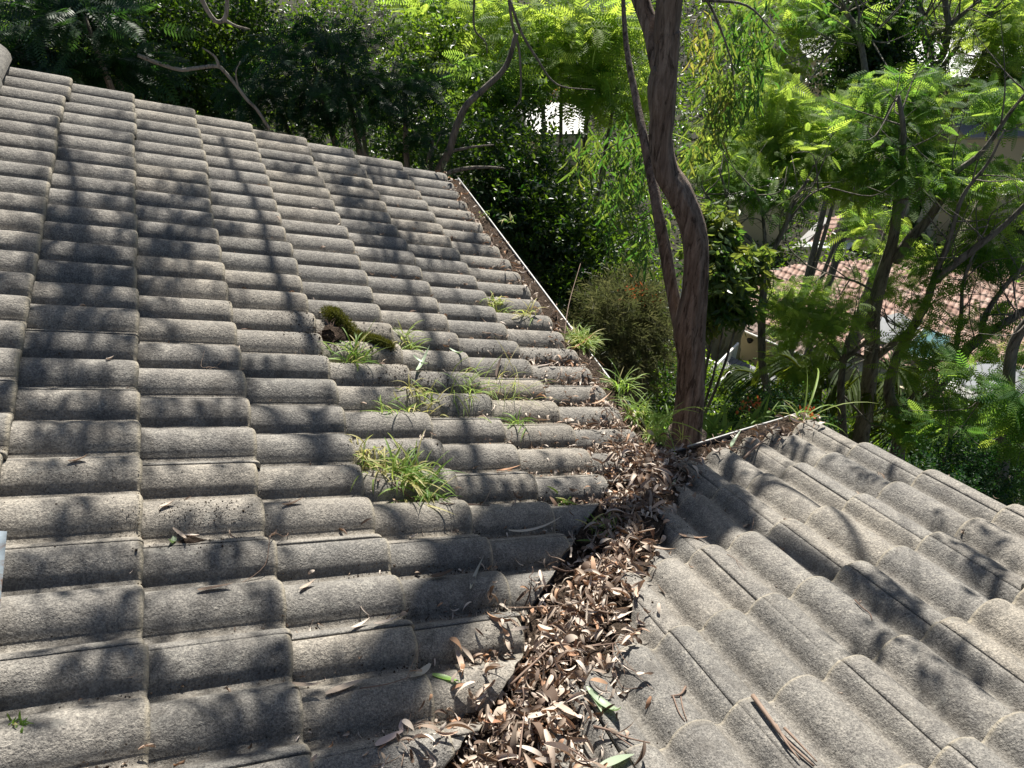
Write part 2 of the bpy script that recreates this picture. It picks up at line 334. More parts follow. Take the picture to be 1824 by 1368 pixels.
def surf(which, a, q):                            # height above the crest plane of the tile surface
    c0 = CA if which == 'A' else CB
    return prof(np.asarray(a), c0) - HR - (np.mod(q, G) / G) * .031
house = empty('house', (-1.5, 1.0, -3.8)); tag(house, 'weathered grey concrete tiled roof and eaves in the foreground, littered along its valley', 'house')
for wch, lab in (('A', 'long left roof slope of overlapping grey tiles'), ('B', 'smaller right roof slope of grey tiles facing away')):
    V, F, ns, ch, tv = roof_mesh(wch); o = obj('roof_slope', V, F, M['concrete_tile'], house, {'nose': ns, 'chan': ch, 'tilevar': tv}, True); o['label'] = lab
# under-roof sheet and soffit so nothing shows through
def slab(name, pts, n, th, m, parent): return MB().prism(pts, n, th).build(name, m, parent)
hA, hB = -.115, -.115
u = MB()
u.prism([toA(-.02, .06, hA), toA(YA + .06, .06, hA), toA(YA + .06, QA, hA), toA(-QA * ct, QA, hA)], np.array([st_, 0, ct]), .03)
u.prism([toB(-XB - .06, .06, hB), toB(.02, .06, hB), toB(QB * ct, QB, hB), toB(-XB - .06, QB, hB)][::-1], np.array([0, st_, ct]), .03)
u.build('roof_batten_layer', M['timber'], house)
# ridge caps along the top of both slopes
def ridge_cap(p0, p1, k):
    b = MB(); p0, p1 = np.array(p0), np.array(p1); d = (p1 - p0) / k; u_ = d / np.linalg.norm(d); s = np.cross(u_, [0, 0, 1.]); s /= np.linalg.norm(s)
    for i in range(k):
        a0 = p0 + d * i; a1 = a0 + d * 1.06; rows = []
        for pt, sc in ((a0, 1.), (a0 + d * .04, 1.06), (a1 - d * .12, .98), (a1, .93)):
            rows.append([pt + s * math.cos(t) * .115 * sc + np.array([0, 0, 1]) * math.sin(t) * .085 * sc for t in np.linspace(-.25, math.pi + .25, 13)])
        V = np.array(rows).reshape(-1, 3); b.add(V, [(r * 13 + c, r * 13 + c + 1, (r + 1) * 13 + c + 1, (r + 1) * 13 + c) for r in range(3) for c in range(12)])
    return b.build('ridge_cap', M['concrete_tile'], house, True)
ridge_cap((-QA * ct, YA + .08, QA * st_ - .035), (-QA * ct, -3.2, QA * st_ - .035), 15)
ridge_cap((XB + .1, -QB * ct, QB * st_ - .03), (-3.2, -QB * ct, QB * st_ - .03), 10)
# walls, fascia, verge boards
b = MB(); b.box((-2.4, 1.15, -2.2), (3.9, 3.4, 3.9)).box((-1.4, -2.6, -2.2), (4.0, 4.1, 3.9)); b.build('wall', M['brick_wall'], house)
b = MB(); b.box((.012, (YA + .05) / 2 + .05, -.175), (.022, YA - .02, .19)); b.box((XB / 2 + .04, .012, -.175), (XB - .02, .022, .19)); b.build('fascia', M['timber'], house)
b = MB()
for q0, q1 in ((.0, QA),): b.prism([toA(YA + .058, q0, -.075), toA(YA + .078, q0, -.075), toA(YA + .078, q1, -.075), toA(YA + .058, q1, -.075)], np.array([st_, 0, ct]), .16)
b.build('barge_board', M['barge'], house); b = MB(); b.prism([toB(-XB - .060, .0, -.070), toB(-XB - .082, .0, -.070), toB(-XB - .082, QB, -.070), toB(-XB - .060, QB, -.070)], np.array([0, st_, ct]), .16)
b.build('barge_board', M['barge'], house)
b = MB(); b.box((-.2, 1.5, -.27), (.5, 3.0, .02)).box((.35, -.3, -.275), (.75, .6, .02)); b.build('soffit', M['soffit'], house)
# gutters: quad profile with rolled front bead
LX, LZ = .114, -.095
def gutter(ax):
    L0, L1 = LX - .03, (YA + .10 if ax == 'A' else XB + .08); sec = [(.026, -.10), (.026, -.20), (.09, -.205), (LX - .006, -.17), (LX, LZ - .006), (LX - .004, LZ - .006), (LX - .010, -.168), (.088, -.198), (.032, -.194), (.030, -.10)]
    V = []; 
    for t in (L0, L1): V += [(x, t, z) if ax == 'A' else (t, x, z) for x, z in sec]
    k = len(sec); F = [(i, (i + 1) % k, (i + 1) % k + k, i + k) for i in range(k)]
    b = MB().add(V, F); g = b.build('gutter', M['gutter_metal'], house)
    p0, p1 = ((LX, L0, LZ), (LX, L1, LZ)) if ax == 'A' else ((L0, LX, LZ), (L1, LX, LZ))
    P = [np.array(p0) + (np.array(p1) - np.array(p0)) * t + np.array([0, 0, (fbm(t * 3, .5, 2, 3 if ax == 'A' else 8) - .5) * .014]) for t in np.linspace(0, 1, 9)]
    V, F = tube(P, .0062, 8, 0, 2); obj('gutter_bead', V, F, M['gutter_metal'], g, None, True)
    e = MB()
    for t in (L1,): 
        pp = [(x, t, z) if ax == 'A' else (t, x, z) for x, z in sec[:5]]; e.prism([np.array(q) for q in pp], (0, 1, 0) if ax == 'A' else (1, 0, 0), .003)
    e.build('gutter_end', M['gutter_metal'], g)
    return g
gutter('A'); gutter('B')
# valley flashing
def valley():
    V = []; n = 40; T = np.linspace(.02, -2.4, n); prf = [(-.20, .0), (-.03, -.002), (0, -.012), (.03, -.002), (.20, .0)]
    for t in T:
        for p, h in prf: x, y = t + p * .7071, t - p * .7071; V.append((x, y, tt * max(-x, -y) - .092 + h))
    F = [(i * 5 + k, i * 5 + k + 1, (i + 1) * 5 + k + 1, (i + 1) * 5 + k) for i in range(n - 1) for k in range(4)]
    obj('valley_flashing', V, F, M['dark_metal'], house)
valley()
# bent galvanised sheet lying at the left edge of the photo
def sheet():
    a0, q0 = -.62, 2.10; V = []; na, nq = 16, 8
    p = []
    for i in range(na):
        for k in range(nq):
            a = -.90 + .53 * i / (na - 1); q = 2.158 + .020 * i / (na - 1) + .30 * k / (nq - 1) ; h = .012 + .02 * (k / (nq - 1)) + .002 * math.sin(i * .8)
            p.append(toA(np.array(a), np.array(q), np.array(h)))
    P = np.array(p); Q = P - np.array([st_, 0, ct]) * .0015; k = na * nq
    F = [(i * nq + j, (i + 1) * nq + j, (i + 1) * nq + j + 1, i * nq + j + 1) for i in range(na - 1) for j in range(nq - 1)]
    F2 = [tuple(x + k for x in f[::-1]) for f in F]; rim = []
    for i in range(na - 1): rim += [(i * nq, i * nq + k, (i + 1) * nq + k, (i + 1) * nq), (i * nq + nq - 1, (i + 1) * nq + nq - 1, (i + 1) * nq + nq - 1 + k, i * nq + nq - 1 + k)]
    for j in range(nq - 1): rim += [(j, j + 1, j + 1 + k, j + k), ((na - 1) * nq + j, (na - 1) * nq + j + k, (na - 1) * nq + j + 1 + k, (na - 1) * nq + j + 1)]
    o = obj('metal_flashing', np.r_[P, Q], F + F2 + rim, M['galvanised_sheet'], None, None, True); tag(o, 'bluish galvanised metal sheet with rust stains lying on the tiles at the left edge', 'metal sheet')
sheet()

# ------------------------------------------------------------ leaf shapes
def scatter(T, F, P, X, Y, Z, S, tint):           # template verts T (n,3), faces F (m,4), frames X Y Z (k,3), scale S (k,)
    P = np.asarray(P, float); k = len(P); S = np.broadcast_to(S, (k,)); V = P[:, None, :] + S[:, None, None] * (T[None, :, 0:1] * X[:, None] + T[None, :, 1:2] * Y[:, None] + T[None, :, 2:3] * Z[:, None])
    Fa = (F[None] + (np.arange(k) * len(T))[:, None, None]).reshape(-1, F.shape[1]); return V.reshape(-1, 3), Fa, np.repeat(tint, len(T))
def unit(v): return v / (np.linalg.norm(v, axis=-1, keepdims=True) + 1e-12)
def frames(fwd, up):
    Y = unit(fwd); X = unit(np.cross(Y, up)); return X, Y, np.cross(X, Y)
def blade(L, wd, bend, curl, nseg=6, sweep=0., twist=0., tipw=.04, fold=0.):
    """leaf along +y from the stalk, three vertices across"""
    V = []; ang = 0; p = np.array([0., 0., 0.]); ds = L / nseg
    for i in range(nseg + 1):
        s = i / nseg; wv_ = wd * max(tipw, math.sin(math.pi * min(1, s * .93 + .07)) ** .75 * (1 - .25 * s)); tw = twist * s; x0 = sweep * L * (s * s - s) * 1.6
        c, sn = math.cos(tw), math.sin(tw); cu = curl * wv_
        for e, hz in ((-1, cu), (0, -fold * wv_), (1, cu)): V.append((p[0] + x0 + e * wv_ * c - hz * sn, p[1], p[2] + e * wv_ * sn + hz * c))
        a = bend * (s - .3); p = p + np.array([0, math.cos(a) * ds, math.sin(a) * ds])
    F = [(i * 3 + k, i * 3 + k + 1, i * 3 + k + 4, i * 3 + k + 3) for i in range(nseg) for k in (0, 1)]
    return np.array(V), np.array(F)

# ------------------------------------------------------------ litter on the roof
def base_z(x, y): return tt * np.maximum(-x, -y)
def pile(t, p, x, y):                              # soil surface above the crest plane of the slopes
    n1 = fbm(t * 6 + 3, p * 9 + 5, 3, 21); lump = fbm(t * 22, p * 22, 3, 33)
    near = np.clip((-t - .55) / .8, 0, 1); h = -.078 + .035 * n1 + .02 * lump + .020 * near
    h += .020 * np.exp(-((p - .03) / .06) ** 2) + np.where(p < -.035, -.030 * np.clip((-p - .035) / .03, 0, 1), 0)
    h += np.where(t > -.45, .030 * np.clip((t + .62) / .25, 0, 1), 0); return h
def vpt(t, p): return t + p * .7071, t - p * .7071
def soil_patch():
    T = np.linspace(.10, -2.2, 300); Pp = np.linspace(-.13, .13, 44); TT, PP = np.meshgrid(T, Pp, indexing='ij'); x, y = vpt(TT, PP)
    z = base_z(x, y) * (TT < 0) + pile(TT, PP, x, y); z = np.where(TT > 0, np.minimum(z, -.045), z); n, k = TT.shape
    i = (np.arange(n - 1)[:, None] * k + np.arange(k - 1)).ravel(); F = np.c_[i, i + 1, i + k + 1, i + k]
    V = np.stack([x, y, z], -1).reshape(-1, 3); vs_, fs = [V], [F]; m = len(V)
    for ax in 'AB':                                # muck lying in the gutters and over the eave noses
        L1 = YA + .08 if ax == 'A' else XB + .05; U = np.linspace(-.02, L1, 190 if ax == 'A' else 70); D = np.linspace(-.035, LX - .008, 14); UU, DD = np.meshgrid(U, D, indexing='ij')
        cl = np.clip(1.5 - UU / 1.6, .25, 1.) if ax == 'A' else np.clip(.55 + .45 * np.cos(UU * 9), .2, 1)
        zz = -.118 + .060 * fbm(UU * 9, DD * 12, 3, 40) * cl + .02 * fbm(UU * 40, DD * 40, 2, 41) + .03 * cl * np.clip(1 - DD / .1, 0, 1)
        zz = np.where(DD < .0, np.minimum(zz, -.052), zz)
        xx, yy = (DD, UU) if ax == 'A' else (UU, DD); V = np.stack([xx, yy, zz], -1).reshape(-1, 3); n, k = UU.shape
        i = (np.arange(n - 1)[:, None] * k + np.arange(k - 1)).ravel(); F = np.c_[i, i + 1, i + k + 1, i + k]; vs_.append(V); fs.append(F + m); m += len(V)
    o = obj('soil', np.concatenate(vs_), np.concatenate(fs), M['soil'], None, None, True); tag(o, 'dark rotted leaf soil filling the roof valley and the two gutters', 'soil', kind='stuff')
soil_patch()
def inA(x, y): return y > x
def top_z(x, y):                                   # height of what lies at plan position x,y near the roof
    x = np.asarray(x, float); y = np.asarray(y, float); A = y > x
    qa = np.clip(-x / ct, 0, None); qb = np.clip(-y / ct, 0, None)
    za = -x * tt + (surf('A', y, qa)) / ct; zb = -y * tt + (surf('B', -x, qb)) / ct
    z = np.where(A, za, zb); p = (x - y) * .7071; t = (x + y) * .5
    cutA = p > -.105; cutB = p < .075; inv = np.where(A, cutA, cutB) & (t < .06)
    zp = base_z(x, y) + pile(t, p, x, y); z = np.where(inv, zp, z)
    eave = (np.where(A, x, y) > -.004); z = np.where(eave & ~inv, -.075, z); return z
def valley_pts(k, r, t0=-.02, t1=-1.75, sp=.075):
    t = t0 + (t1 - t0) * r.random(k) ** .9; s = sp * (.75 + .9 * np.clip((-t - .5) / .8, 0, 1)); p = r.normal(.0, 1, k) * s + .012; return vpt(t, p)
LEAFV = []
for i in range(16):
    r = np.random.default_rng(100 + i)
    T_, F_ = blade(r.choice([r.uniform(.035, .06), r.uniform(.06, .10), r.uniform(.09, .13)]), r.choice([.0045, .007, .010, .013]) * r.uniform(.8, 1.2), r.uniform(-2.4, 3.4), r.uniform(-.8, 1.8), 9, r.uniform(-.3, .3), r.uniform(-3.4, 3.4)); LEAFV.append((T_ - np.array([0, T_[:, 1].mean(), T_[:, 2].min()]), F_))
def rand_frames(r, k, tilt=.5, nrm=None):
    yaw = r.uniform(0, 2 * np.pi, k); up = unit(np.c_[r.normal(0, tilt, k), r.normal(0, tilt, k), np.ones(k)]); f = np.c_[np.cos(yaw), np.sin(yaw), np.zeros(k)]
    return frames(f - up * (f * up).sum(1, keepdims=True), up)
def leaf_positions(r, k, kind):
    if kind == 'valley': x, y = valley_pts(k, r)
    elif kind == 'gutter':
        a = r.random(k) < .7; u_ = np.where(a, r.random(k) ** 1.5 * 2.9 + .0, r.random(k) ** .8 * .78); d = r.uniform(-.09, .10, k) * np.where(u_ < 1.5, 1, .8); x = np.where(a, d, u_); y = np.where(a, u_, d)
    elif kind == 'corner': x = r.normal(-.06, .085, k); y = r.normal(.02, .085, k)
    elif kind == 'pan':                             # channels of the left slope, thicker towards the valley and the eave
        j = r.integers(2, 32, k); y = YA - j * W - W / 2 + r.normal(0, .010, k) + .004; x = -np.abs(r.exponential(.33, k)) * 1.0 + np.minimum(y, 0) - .06
    elif kind == 'near': j = r.integers(14, 21, k); y = YA - j * W - W / 2 + r.normal(0, .022, k); x = -np.abs(r.exponential(.16, k)) + np.minimum(y, 0) * 1.2 + .0
    elif kind == 'panB': j = r.integers(0, 12, k); x = XB - j * W + W / 2 + r.normal(0, .01, k); y = np.minimum(-r.random(k) * 1.3, np.minimum(x, 0) - .06)
    return x, y
def leaf_cloud(r, spec):
    Vs, Fs, Ts = [], [], []; n = 0
    for kind, k, sc, lift in spec:
        x, y = leaf_positions(r, k, kind); ok = (x > -2.3) & (y > -2.2); x, y = x[ok], y[ok]; z = top_z(x, y) + r.uniform(.001, lift, len(x)) ** 1.0
        vi = r.integers(0, 16, len(x))
        for v in range(16):
            m = vi == v; c = m.sum()
            if not c: continue
            X, Y, Z = rand_frames(r, c, .38); V, F, t = scatter(*LEAFV[v], np.c_[x[m], y[m], z[m]], X, Y, Z, r.uniform(*sc, c), np.clip(r.beta(1.5, 1.2, c), 0, .95)); Vs.append(V); Fs.append(F + n); Ts.append(t); n += len(V)
    return np.concatenate(Vs), np.concatenate(Fs), np.concatenate(Ts)
r = np.random.default_rng(55)
V, F, t = leaf_cloud(r, [('valley', 3000, (.25, .85), .024), ('gutter', 420, (.3, .8), .03), ('corner', 420, (.3, .9), .04), ('pan', 1500, (.12, .5), .005), ('near', 520, (.2, .7), .02), ('panB', 30, (.2, .5), .004)])
o = obj('leaf_litter', V, F, M['dry_leaf'], None, {'tint': t}, True); tag(o, 'broken brown bits of dry leaf packed in the roof valley, the gutters and the tile channels', 'leaf litter', kind='stuff')
def crumbs():
    r = np.random.default_rng(77); T = np.array([(1, 0, 0), (0, 1, 0), (-1, 0, 0), (0, -1, 0), (0, 0, .7), (0, 0, -.7)], float); F = np.array([(0, 1, 4), (1, 2, 4), (2, 3, 4), (3, 0, 4), (1, 0, 5), (2, 1, 5), (3, 2, 5), (0, 3, 5)])
    xs, ys = [], []
    for kind, k in (('valley', 6000), ('gutter', 900), ('corner', 900), ('pan', 16000), ('near', 5000), ('panB', 260)): x, y = leaf_positions(r, k, kind); xs.append(x); ys.append(y)
    # crumbs around the moss clump and the two grass tufts
    for (px_, py_, s_, k) in ((600, 600, .12, 900), (690, 660, .14, 900), (760, 690, .10, 500), (700, 820, .10, 500), (340, 930, .08, 600), (500, 560, .16, 350), (1000, 640, .12, 600), (150, 850, .1, 150)):
        h = onplane(px_, py_, (0, 0, -.02), (st_, 0, ct)); xs.append(r.normal(h[0], s_, k)); ys.append(r.normal(h[1], s_ * .55, k))
    x, y = np.concatenate(xs), np.concatenate(ys); z = top_z(x, y) + .001; k = len(x); X, Y, Z = rand_frames(r, k, 1.); S = r.uniform(.0008, .0028, k) * (1 + (r.random(k) < .05))
    V, Fc, t = scatter(T, F, np.c_[x, y, z], X, Y, Z, S, r.random(k)); o = obj('soil_crumbs', V, Fc, M['soil'], None, None); tag(o, 'small dark crumbs of soil and bark scattered along the tile channels', 'crumbs', kind='stuff')
crumbs()
# individual dry leaves lying on top: the largest in view
LM = []
for i, (T_, F_) in enumerate(LEAFV):
    for tn in (i * .37 % 1, (i * .61 + .3) % 1): LM.append(mkmesh('dry_leaf', T_, F_, {'tint': np.full(len(T_), .15 + .8 * tn)}))
for m_ in LM: m_.materials.append(M['dry_leaf'])
def place_leaf(x, y, yaw, sc, tilt=(0, 0), k=0, lift=.002, name='dry_leaf', mesh=None):
    o = bpy.data.objects.new(name, mesh or LM[k % len(LM)]); C.objects.link(o); o.location = (x, y, float(top_z(x, y)) + lift)
    o.rotation_euler = (tilt[0], tilt[1], yaw); o.scale = (sc, sc, sc); return o
r = np.random.default_rng(91)
for kind, k, lab in (('valley', 215, 'roof valley heap'), ('corner', 30, 'litter at the gutter corner'), ('near', 34, 'litter on the tiles by the left gutter'), ('pan', 36, 'tile channels of the left slope')):
    x, y = leaf_positions(r, k, kind)
    for i in range(k):
        if kind == 'pan': x[i] = max(x[i], -1.6)
        ki = int(r.integers(0, 32)); tn = .15 + .8 * ((ki // 2 * .37 % 1) if ki % 2 == 0 else ((ki // 2 * .61 + .3) % 1)); col = 'dark brown' if tn < .33 else 'mid brown' if tn < .5 else 'pale tan' if tn < .86 else 'orange brown'
        tt_ = (x[i] + y[i]) / 2; zone = '' if kind != 'valley' else 'upper end of the ' if tt_ > -.5 else 'middle of the ' if tt_ > -.85 else 'lower end of the '
        o = place_leaf(x[i], y[i], r.uniform(0, 6.28), r.uniform(.75, 1.15) * (1 if kind == 'valley' else .7), (r.normal(0, .45), r.normal(0, .45)), ki, r.uniform(.006, .036) if kind != 'pan' else .003); L_ = col + ' dry gum leaf in the ' + zone + lab; tag(o, L_, 'leaf', L_)
def onroof(px_, py_):
    hA = onplane(px_, py_, (0, 0, -.01), (st_, 0, ct)); hB = onplane(px_, py_, (0, 0, -.01), (0, st_, ct)); return hA if hA[1] > hA[0] else hB
def special(px0, px1, wd, bend, curl, tint, m_, label, lift=.006, name='dry_leaf', twist=.4, sweep=.12, cat='leaf', fold=.1):
    """a leaf of its own whose stalk and tip are at two places on the roof"""
    a, b = onroof(*px0), onroof(*px1); L = np.linalg.norm(b - a); T_, F_ = blade(L * 1.03, wd, bend, curl, 12, sweep, twist, fold=fold); T_ = T_ - np.array([0, 0, T_[:, 2].min()])
    za, zb = float(top_z(a[0], a[1])) + lift, float(top_z(b[0], b[1])) + lift; a[2] = max(za, zb - .04); b[2] = max(zb, za - .04); f = unit(b - a); X, Y, Z = frames(f[None], np.array([[.15, .3, 1.]]))
    V = a + T_[:, :1] * X + T_[:, 1:2] * Y + T_[:, 2:] * Z; return tag(obj(name, V, F_, M[m_], None, {'tint': np.full(len(V), tint)}, True), label, cat)
special((768, 1190), (816, 1214), .0105, .5, .25, .7, 'green_leaf', 'bright green leaf with a bitten edge on the tiles beside the leaf heap')
special((766, 1182), (729, 1215), .010, .4, .2, .2, 'grey_leaf', 'pale grey-white leaf next to the bright green leaf')
special((668, 1328), (722, 1302), .0125, .6, .3, 1., 'grey_leaf', 'pinkish mauve leaf on the tiles near the bottom edge, left of the leaf heap')
special((716, 1302), (712, 1268), .006, .5, .5, .9, 'grey_leaf', 'short pinkish leaf standing up against the mauve leaf')
special((1070, 1360), (1138, 1352), .016, .5, .2, .9, 'sage_leaf', 'fresh pale green leaf at the bottom edge on the right side of the heap')
special((1062, 1368), (1100, 1380), .014, .3, .2, .6, 'sage_leaf', 'pale green leaf cut by the bottom edge, under the fresh one')
special((1050, 1238), (1112, 1290), .014, 1.8, .5, .3, 'sage_leaf', 'curled sage green leaf on the tiles right of the leaf heap')
special((1045, 1226), (1070, 1270), .010, .5, .6, .6, 'sage_leaf', 'small grey-green leaf folded over beside the curled sage leaf')
special((578, 1232), (648, 1212), .011, .5, .2, .50, 'dry_leaf', 'long pinkish tan leaf lying in a channel, lower left of the valley', twist=.2)
special((518, 1222), (575, 1226), .008, 1.4, .5, .45, 'dry_leaf', 'thin curled tan leaf with its stalk, left of the long pinkish leaf')
special((350, 1049), (412, 1045), .009, .6, .3, .3, 'dry_leaf', 'single brown leaf in the channel below the thin hooked twig')
special((300, 938), (296, 974), .008, 1.6, .9, .1, 'sage_leaf', 'grey-green folded leaf in the small leaf pile at the left')
special((300, 925), (332, 968), .006, 1.0, .9, .55, 'dry_leaf', 'pale curled leaf on top of the small leaf pile at the left')
special((305, 928), (345, 938), .008, 1.2, .6, .8, 'dry_leaf', 'orange-brown leaf on top of the small leaf pile at the left')
special((838, 1052), (862, 1000), .006, 1.0, .8, .0, 'grey_leaf', 'thin white leaf standing on its tip in the trunk shadow')
special((766, 1024), (808, 1018), .011, 1.3, .6, .12, 'dry_leaf', 'dark brown curled leaf in the shaded channel above the heap')
special((1210, 950), (1262, 956), .009, 1.0, .3, .9, 'dry_leaf', 'orange brown leaf alone on the right slope under the shadow')
special((1140, 972), (1206, 990), .008, 1.0, .6, .5, 'dry_leaf', 'tan curled leaf on the first tiles of the right slope')
special((1085, 1105), (1130, 1085), .010, .8, .5, .72, 'dry_leaf', 'pale brown leaf on the dark clod of soil beside the valley')
special((985, 1262), (1032, 1275), .013, .5, .3, .86, 'dry_leaf', 'broad orange tan leaf in the middle of the heap', .035)
special((940, 1295), (1010, 1262), .011, 1.1, .5, .62, 'dry_leaf', 'long pale leaf arching over the heap near the bottom', .035)
special((862, 1278), (898, 1300), .010, .9, .4, .97, 'dry_leaf', 'rust red leaf on the left border of the heap', .03)
special((812, 1150), (822, 1205), .009, .7, .6, .86, 'dry_leaf', 'orange tan leaf standing against a tile end above the green leaf', .01)
special((820, 1145), (842, 1178), .007, .9, 1., .5, 'dry_leaf', 'withered forked leaf leaning on a tile near the green leaf', .01)
special((960, 1105), (1000, 1140), .010, 1.6, .4, .65, 'dry_leaf', 'pale ring-shaped curled leaf at the upper end of the heap', .03)
special((905, 940), (1002, 945), .010, 1.3, .3, .3, 'grey_leaf', 'long grey leaf bridging the dark gap in the valley', .02)
special((1130, 905), (1180, 890), .009, .9, .4, .1, 'grey_leaf', 'grey leaf bent over the head of the first right-hand tile', .012)
special((884, 836), (926, 832), .009, .7, .4, .95, 'dry_leaf', 'reddish tan leaf in the channel below the lower grass tuft')
special((728, 950), (745, 935), .006, .8, .6, .6, 'dry_leaf', 'small tan leaf on the seam right of the middle of the left slope')
special((884, 670), (896, 640), .007, .9, .8, .05, 'dry_leaf', 'dark brown leaf standing upright below the moss and weeds')
special((958, 648), (986, 646), .008, .6, .4, .6, 'grey_leaf', 'small white leaf in a channel near the left gutter')
special((1018, 615), (1058, 612), .009, .8, .3, .98, 'dry_leaf', 'red-brown leaf caught in the grass on the left gutter', .03)
special((985, 745), (1016, 740), .007, .3, .2, .15, 'dry_leaf', 'flat brown leaf in a channel below the weeds')
special((1105, 800), (1140, 782), .009, .8, .5, .1, 'dry_leaf', 'long dark leaf pointing up the channel beside the corner heap', .01)
special((1300, 805), (1318, 780), .009, .8, .6, .1, 'sage_leaf', 'grey-green leaf among the sticks by the right gutter', .02)
special((1180, 885), (1205, 860), .014, .8, .2, .05, 'sage_leaf', 'dark greenish leaf flat on the first tiles of the right slope', .01)
for (a_, b_, tn, lab) in (((672, 852), (684, 826), .25, 'brown leaf hanging from the lower grass tuft'), ((660, 862), (666, 832), .5, 'tan leaf folded against the lower grass tuft'), ((648, 812), (660, 790), .62, 'pale leaf at the left side of the lower grass tuft'),
    ((740, 800), (760, 772), .6, 'pale leaf standing in the right half of the lower grass tuft'), ((120, 822), (158, 818), .4, 'leaf scrap in a shaded channel at the far left'), ((190, 642), (204, 634), .62, 'small white leaf scrap on the shaded tiles at the left'),
    ((556, 522), (566, 548), .55, 'pale curled leaf just above the moss clump'), ((500, 895), (540, 890), .3, 'brown curled leaf in a channel left of the middle'), ((282, 898), (312, 890), .6, 'white crinkled leaf just above the small leaf pile'), ((532, 1045), (562, 1030), .5, 'pale leaf in the channel right of the hooked twig'),
    ((625, 1118), (660, 1100), .72, 'curled tan leaf in the channel left of the trunk shadow'), ((665, 1112), (712, 1108), .66, 'crinkled tan leaf beside the edge of the trunk shadow'), ((1055, 720), (1090, 712), .9, 'reddish leaf near the last tiles by the left gutter')):
    special(a_, b_, .007, 1.3, .6, tn, 'dry_leaf', lab)

# twigs and sticks
def twig(pts, r0, label, tint=.5, lifts=None, name='twig', cat='twig', side=()):
    P = []
    for i, q in enumerate(pts):
        h = onroof(q[0], q[1]); up = q[2] if len(q) > 2 else .004; h[2] = float(top_z(h[0], h[1])) + up; P.append(h)
    rr = np.linspace(r0, r0 * .45, len(P)); V, F = tube(P, rr, 6, .2, 4, int(pts[0][0])); mb = MB().add(V, F, tint)
    for sd in side:
        Q = []
        for q in sd: h = onroof(q[0], q[1]); h[2] = float(top_z(h[0], h[1])) + (q[2] if len(q) > 2 else .006); Q.append(h)
        V, F = tube(Q, np.linspace(r0 * .6, r0 * .25, len(Q)), 5, .1, 3); mb.add(V, F, tint)
    return tag(mb.build(name, M['twig'], None, True), label, cat)
twig([(514, 884, .012), (505, 930, .012), (487, 962, .02), (470, 1000, .006), (420, 1020, .004), (400, 1040, .004)], .0014, 'long thin reddish twig hooked over two tiles left of the middle', .6)
twig([(700, 860, .03), (740, 875, .012), (800, 900, .006), (872, 935, .004)][:3] + [(835, 885, .008), (872, 894, .005)], .003, 'dark twig running down from the lower grass tuft', .1)
twig([(726, 1218, .02), (735, 1170, .02), (752, 1150, .02)], .0012, 'thin straw-coloured stalk standing near the green leaf', .9)
twig([(716, 1368, .03), (728, 1270, .02), (748, 1150, .012)], .0015, 'long straight stalk crossing the trunk shadow at the bottom', .8)
twig([(1338, 1246, .012), (1372, 1288, .012), (1400, 1320, .010), (1452, 1360, .006)], .0062, 'thick split piece of bark lying along a channel of the right slope', .75, side=([(1380, 1295, .014), (1400, 1325, .012), (1425, 1352, .01)], [(1395, 1300, .016), (1432, 1330, .01), (1458, 1352, .008)]), name='bark_strip', cat='bark')
twig([(1226, 1206, .010), (1214, 1230, .010), (1196, 1236, .006)], .0035, 'forked stick on the right slope, near the heap', .6, side=([(1200, 1236), (1210, 1262), (1222, 1278, .004)], [(1214, 1228), (1218, 1256), (1226, 1278)]), name='stick', cat='stick')
twig([(1524, 1066, .008), (1538, 1080, .008), (1552, 1088, .006), (1556, 1100, .004)], .0025, 'short dark stick on the shaded tile of the right slope', .2, name='stick', cat='stick')
twig([(1398, 918, .008), (1412, 917, .010), (1426, 918, .006)], .003, 'short brown stick lying on a tile end of the right slope', .3, name='stick', cat='stick')
twig([(1315, 948, .004), (1340, 935, .012), (1346, 912, .006)], .0014, 'thin forked twig on the right slope below the big shadow', .7, side=([(1340, 935, .01), (1344, 944, .004)],))
twig([(1295, 986, .004), (1312, 994, .008), (1332, 1010, .004)], .0012, 'Y-shaped twig on a tile of the right slope', .6, side=([(1312, 994), (1318, 1008), (1330, 1021)],))
twig([(1325, 815, .012), (1345, 800, .028), (1370, 778, .035)], .0062, 'thick smooth stick propped over the tiles by the right gutter', .75, name='stick', cat='stick')
twig([(985, 1005, .02), (1010, 1001, .02), (1038, 1000, .028)], .0045, 'brown stick lying in the channel above the heap', .45, name='stick', cat='stick')
twig([(910, 1215, .04), (945, 1192, .045), (990, 1160, .045), (1040, 1150, .02), (1095, 1142, .012)], .0042, 'long reddish stick laid across the top of the heap', .6, name='stick', cat='stick', side=([(1040, 1150, .02), (1070, 1140, .02), (1098, 1130, .012)],))
twig([(1092, 1142, .012), (1094, 1180, .02), (1110, 1210, .012), (1145, 1220, .004)], .0016, 'thin dark curved twig hanging over the tile right of the heap', .15)
twig([(1095, 1140, .012), (1110, 1175, .012), (1140, 1205, .006), (1165, 1226, .003)], .0012, 'thin reddish twig fanned out on the tile right of the heap', .6)
twig([(1100, 1140, .02), (1138, 1105, .02), (1142, 1120, .01)], .0012, 'short straw twig above the fanned twigs', .8)
twig([(1058, 1292, .03), (1085, 1300, .02), (1120, 1310, .01), (1158, 1322, .004)], .0035, 'reddish stick pointing right from the bottom of the heap', .55, name='stick', cat='stick', side=([(1085, 1300, .02), (1120, 1320, .01), (1145, 1345, .004)],))
twig([(905, 1090, .03), (960, 1070, .03), (1030, 1078, .03), (1060, 1085, .02)], .0016, 'thin pale stalk crossing the valley above the heap', .8)
twig([(925, 1368, .05), (930, 1320, .05), (935, 1285, .05)], .003, 'upright reddish stick at the bottom of the heap', .55, name='stick', cat='stick')
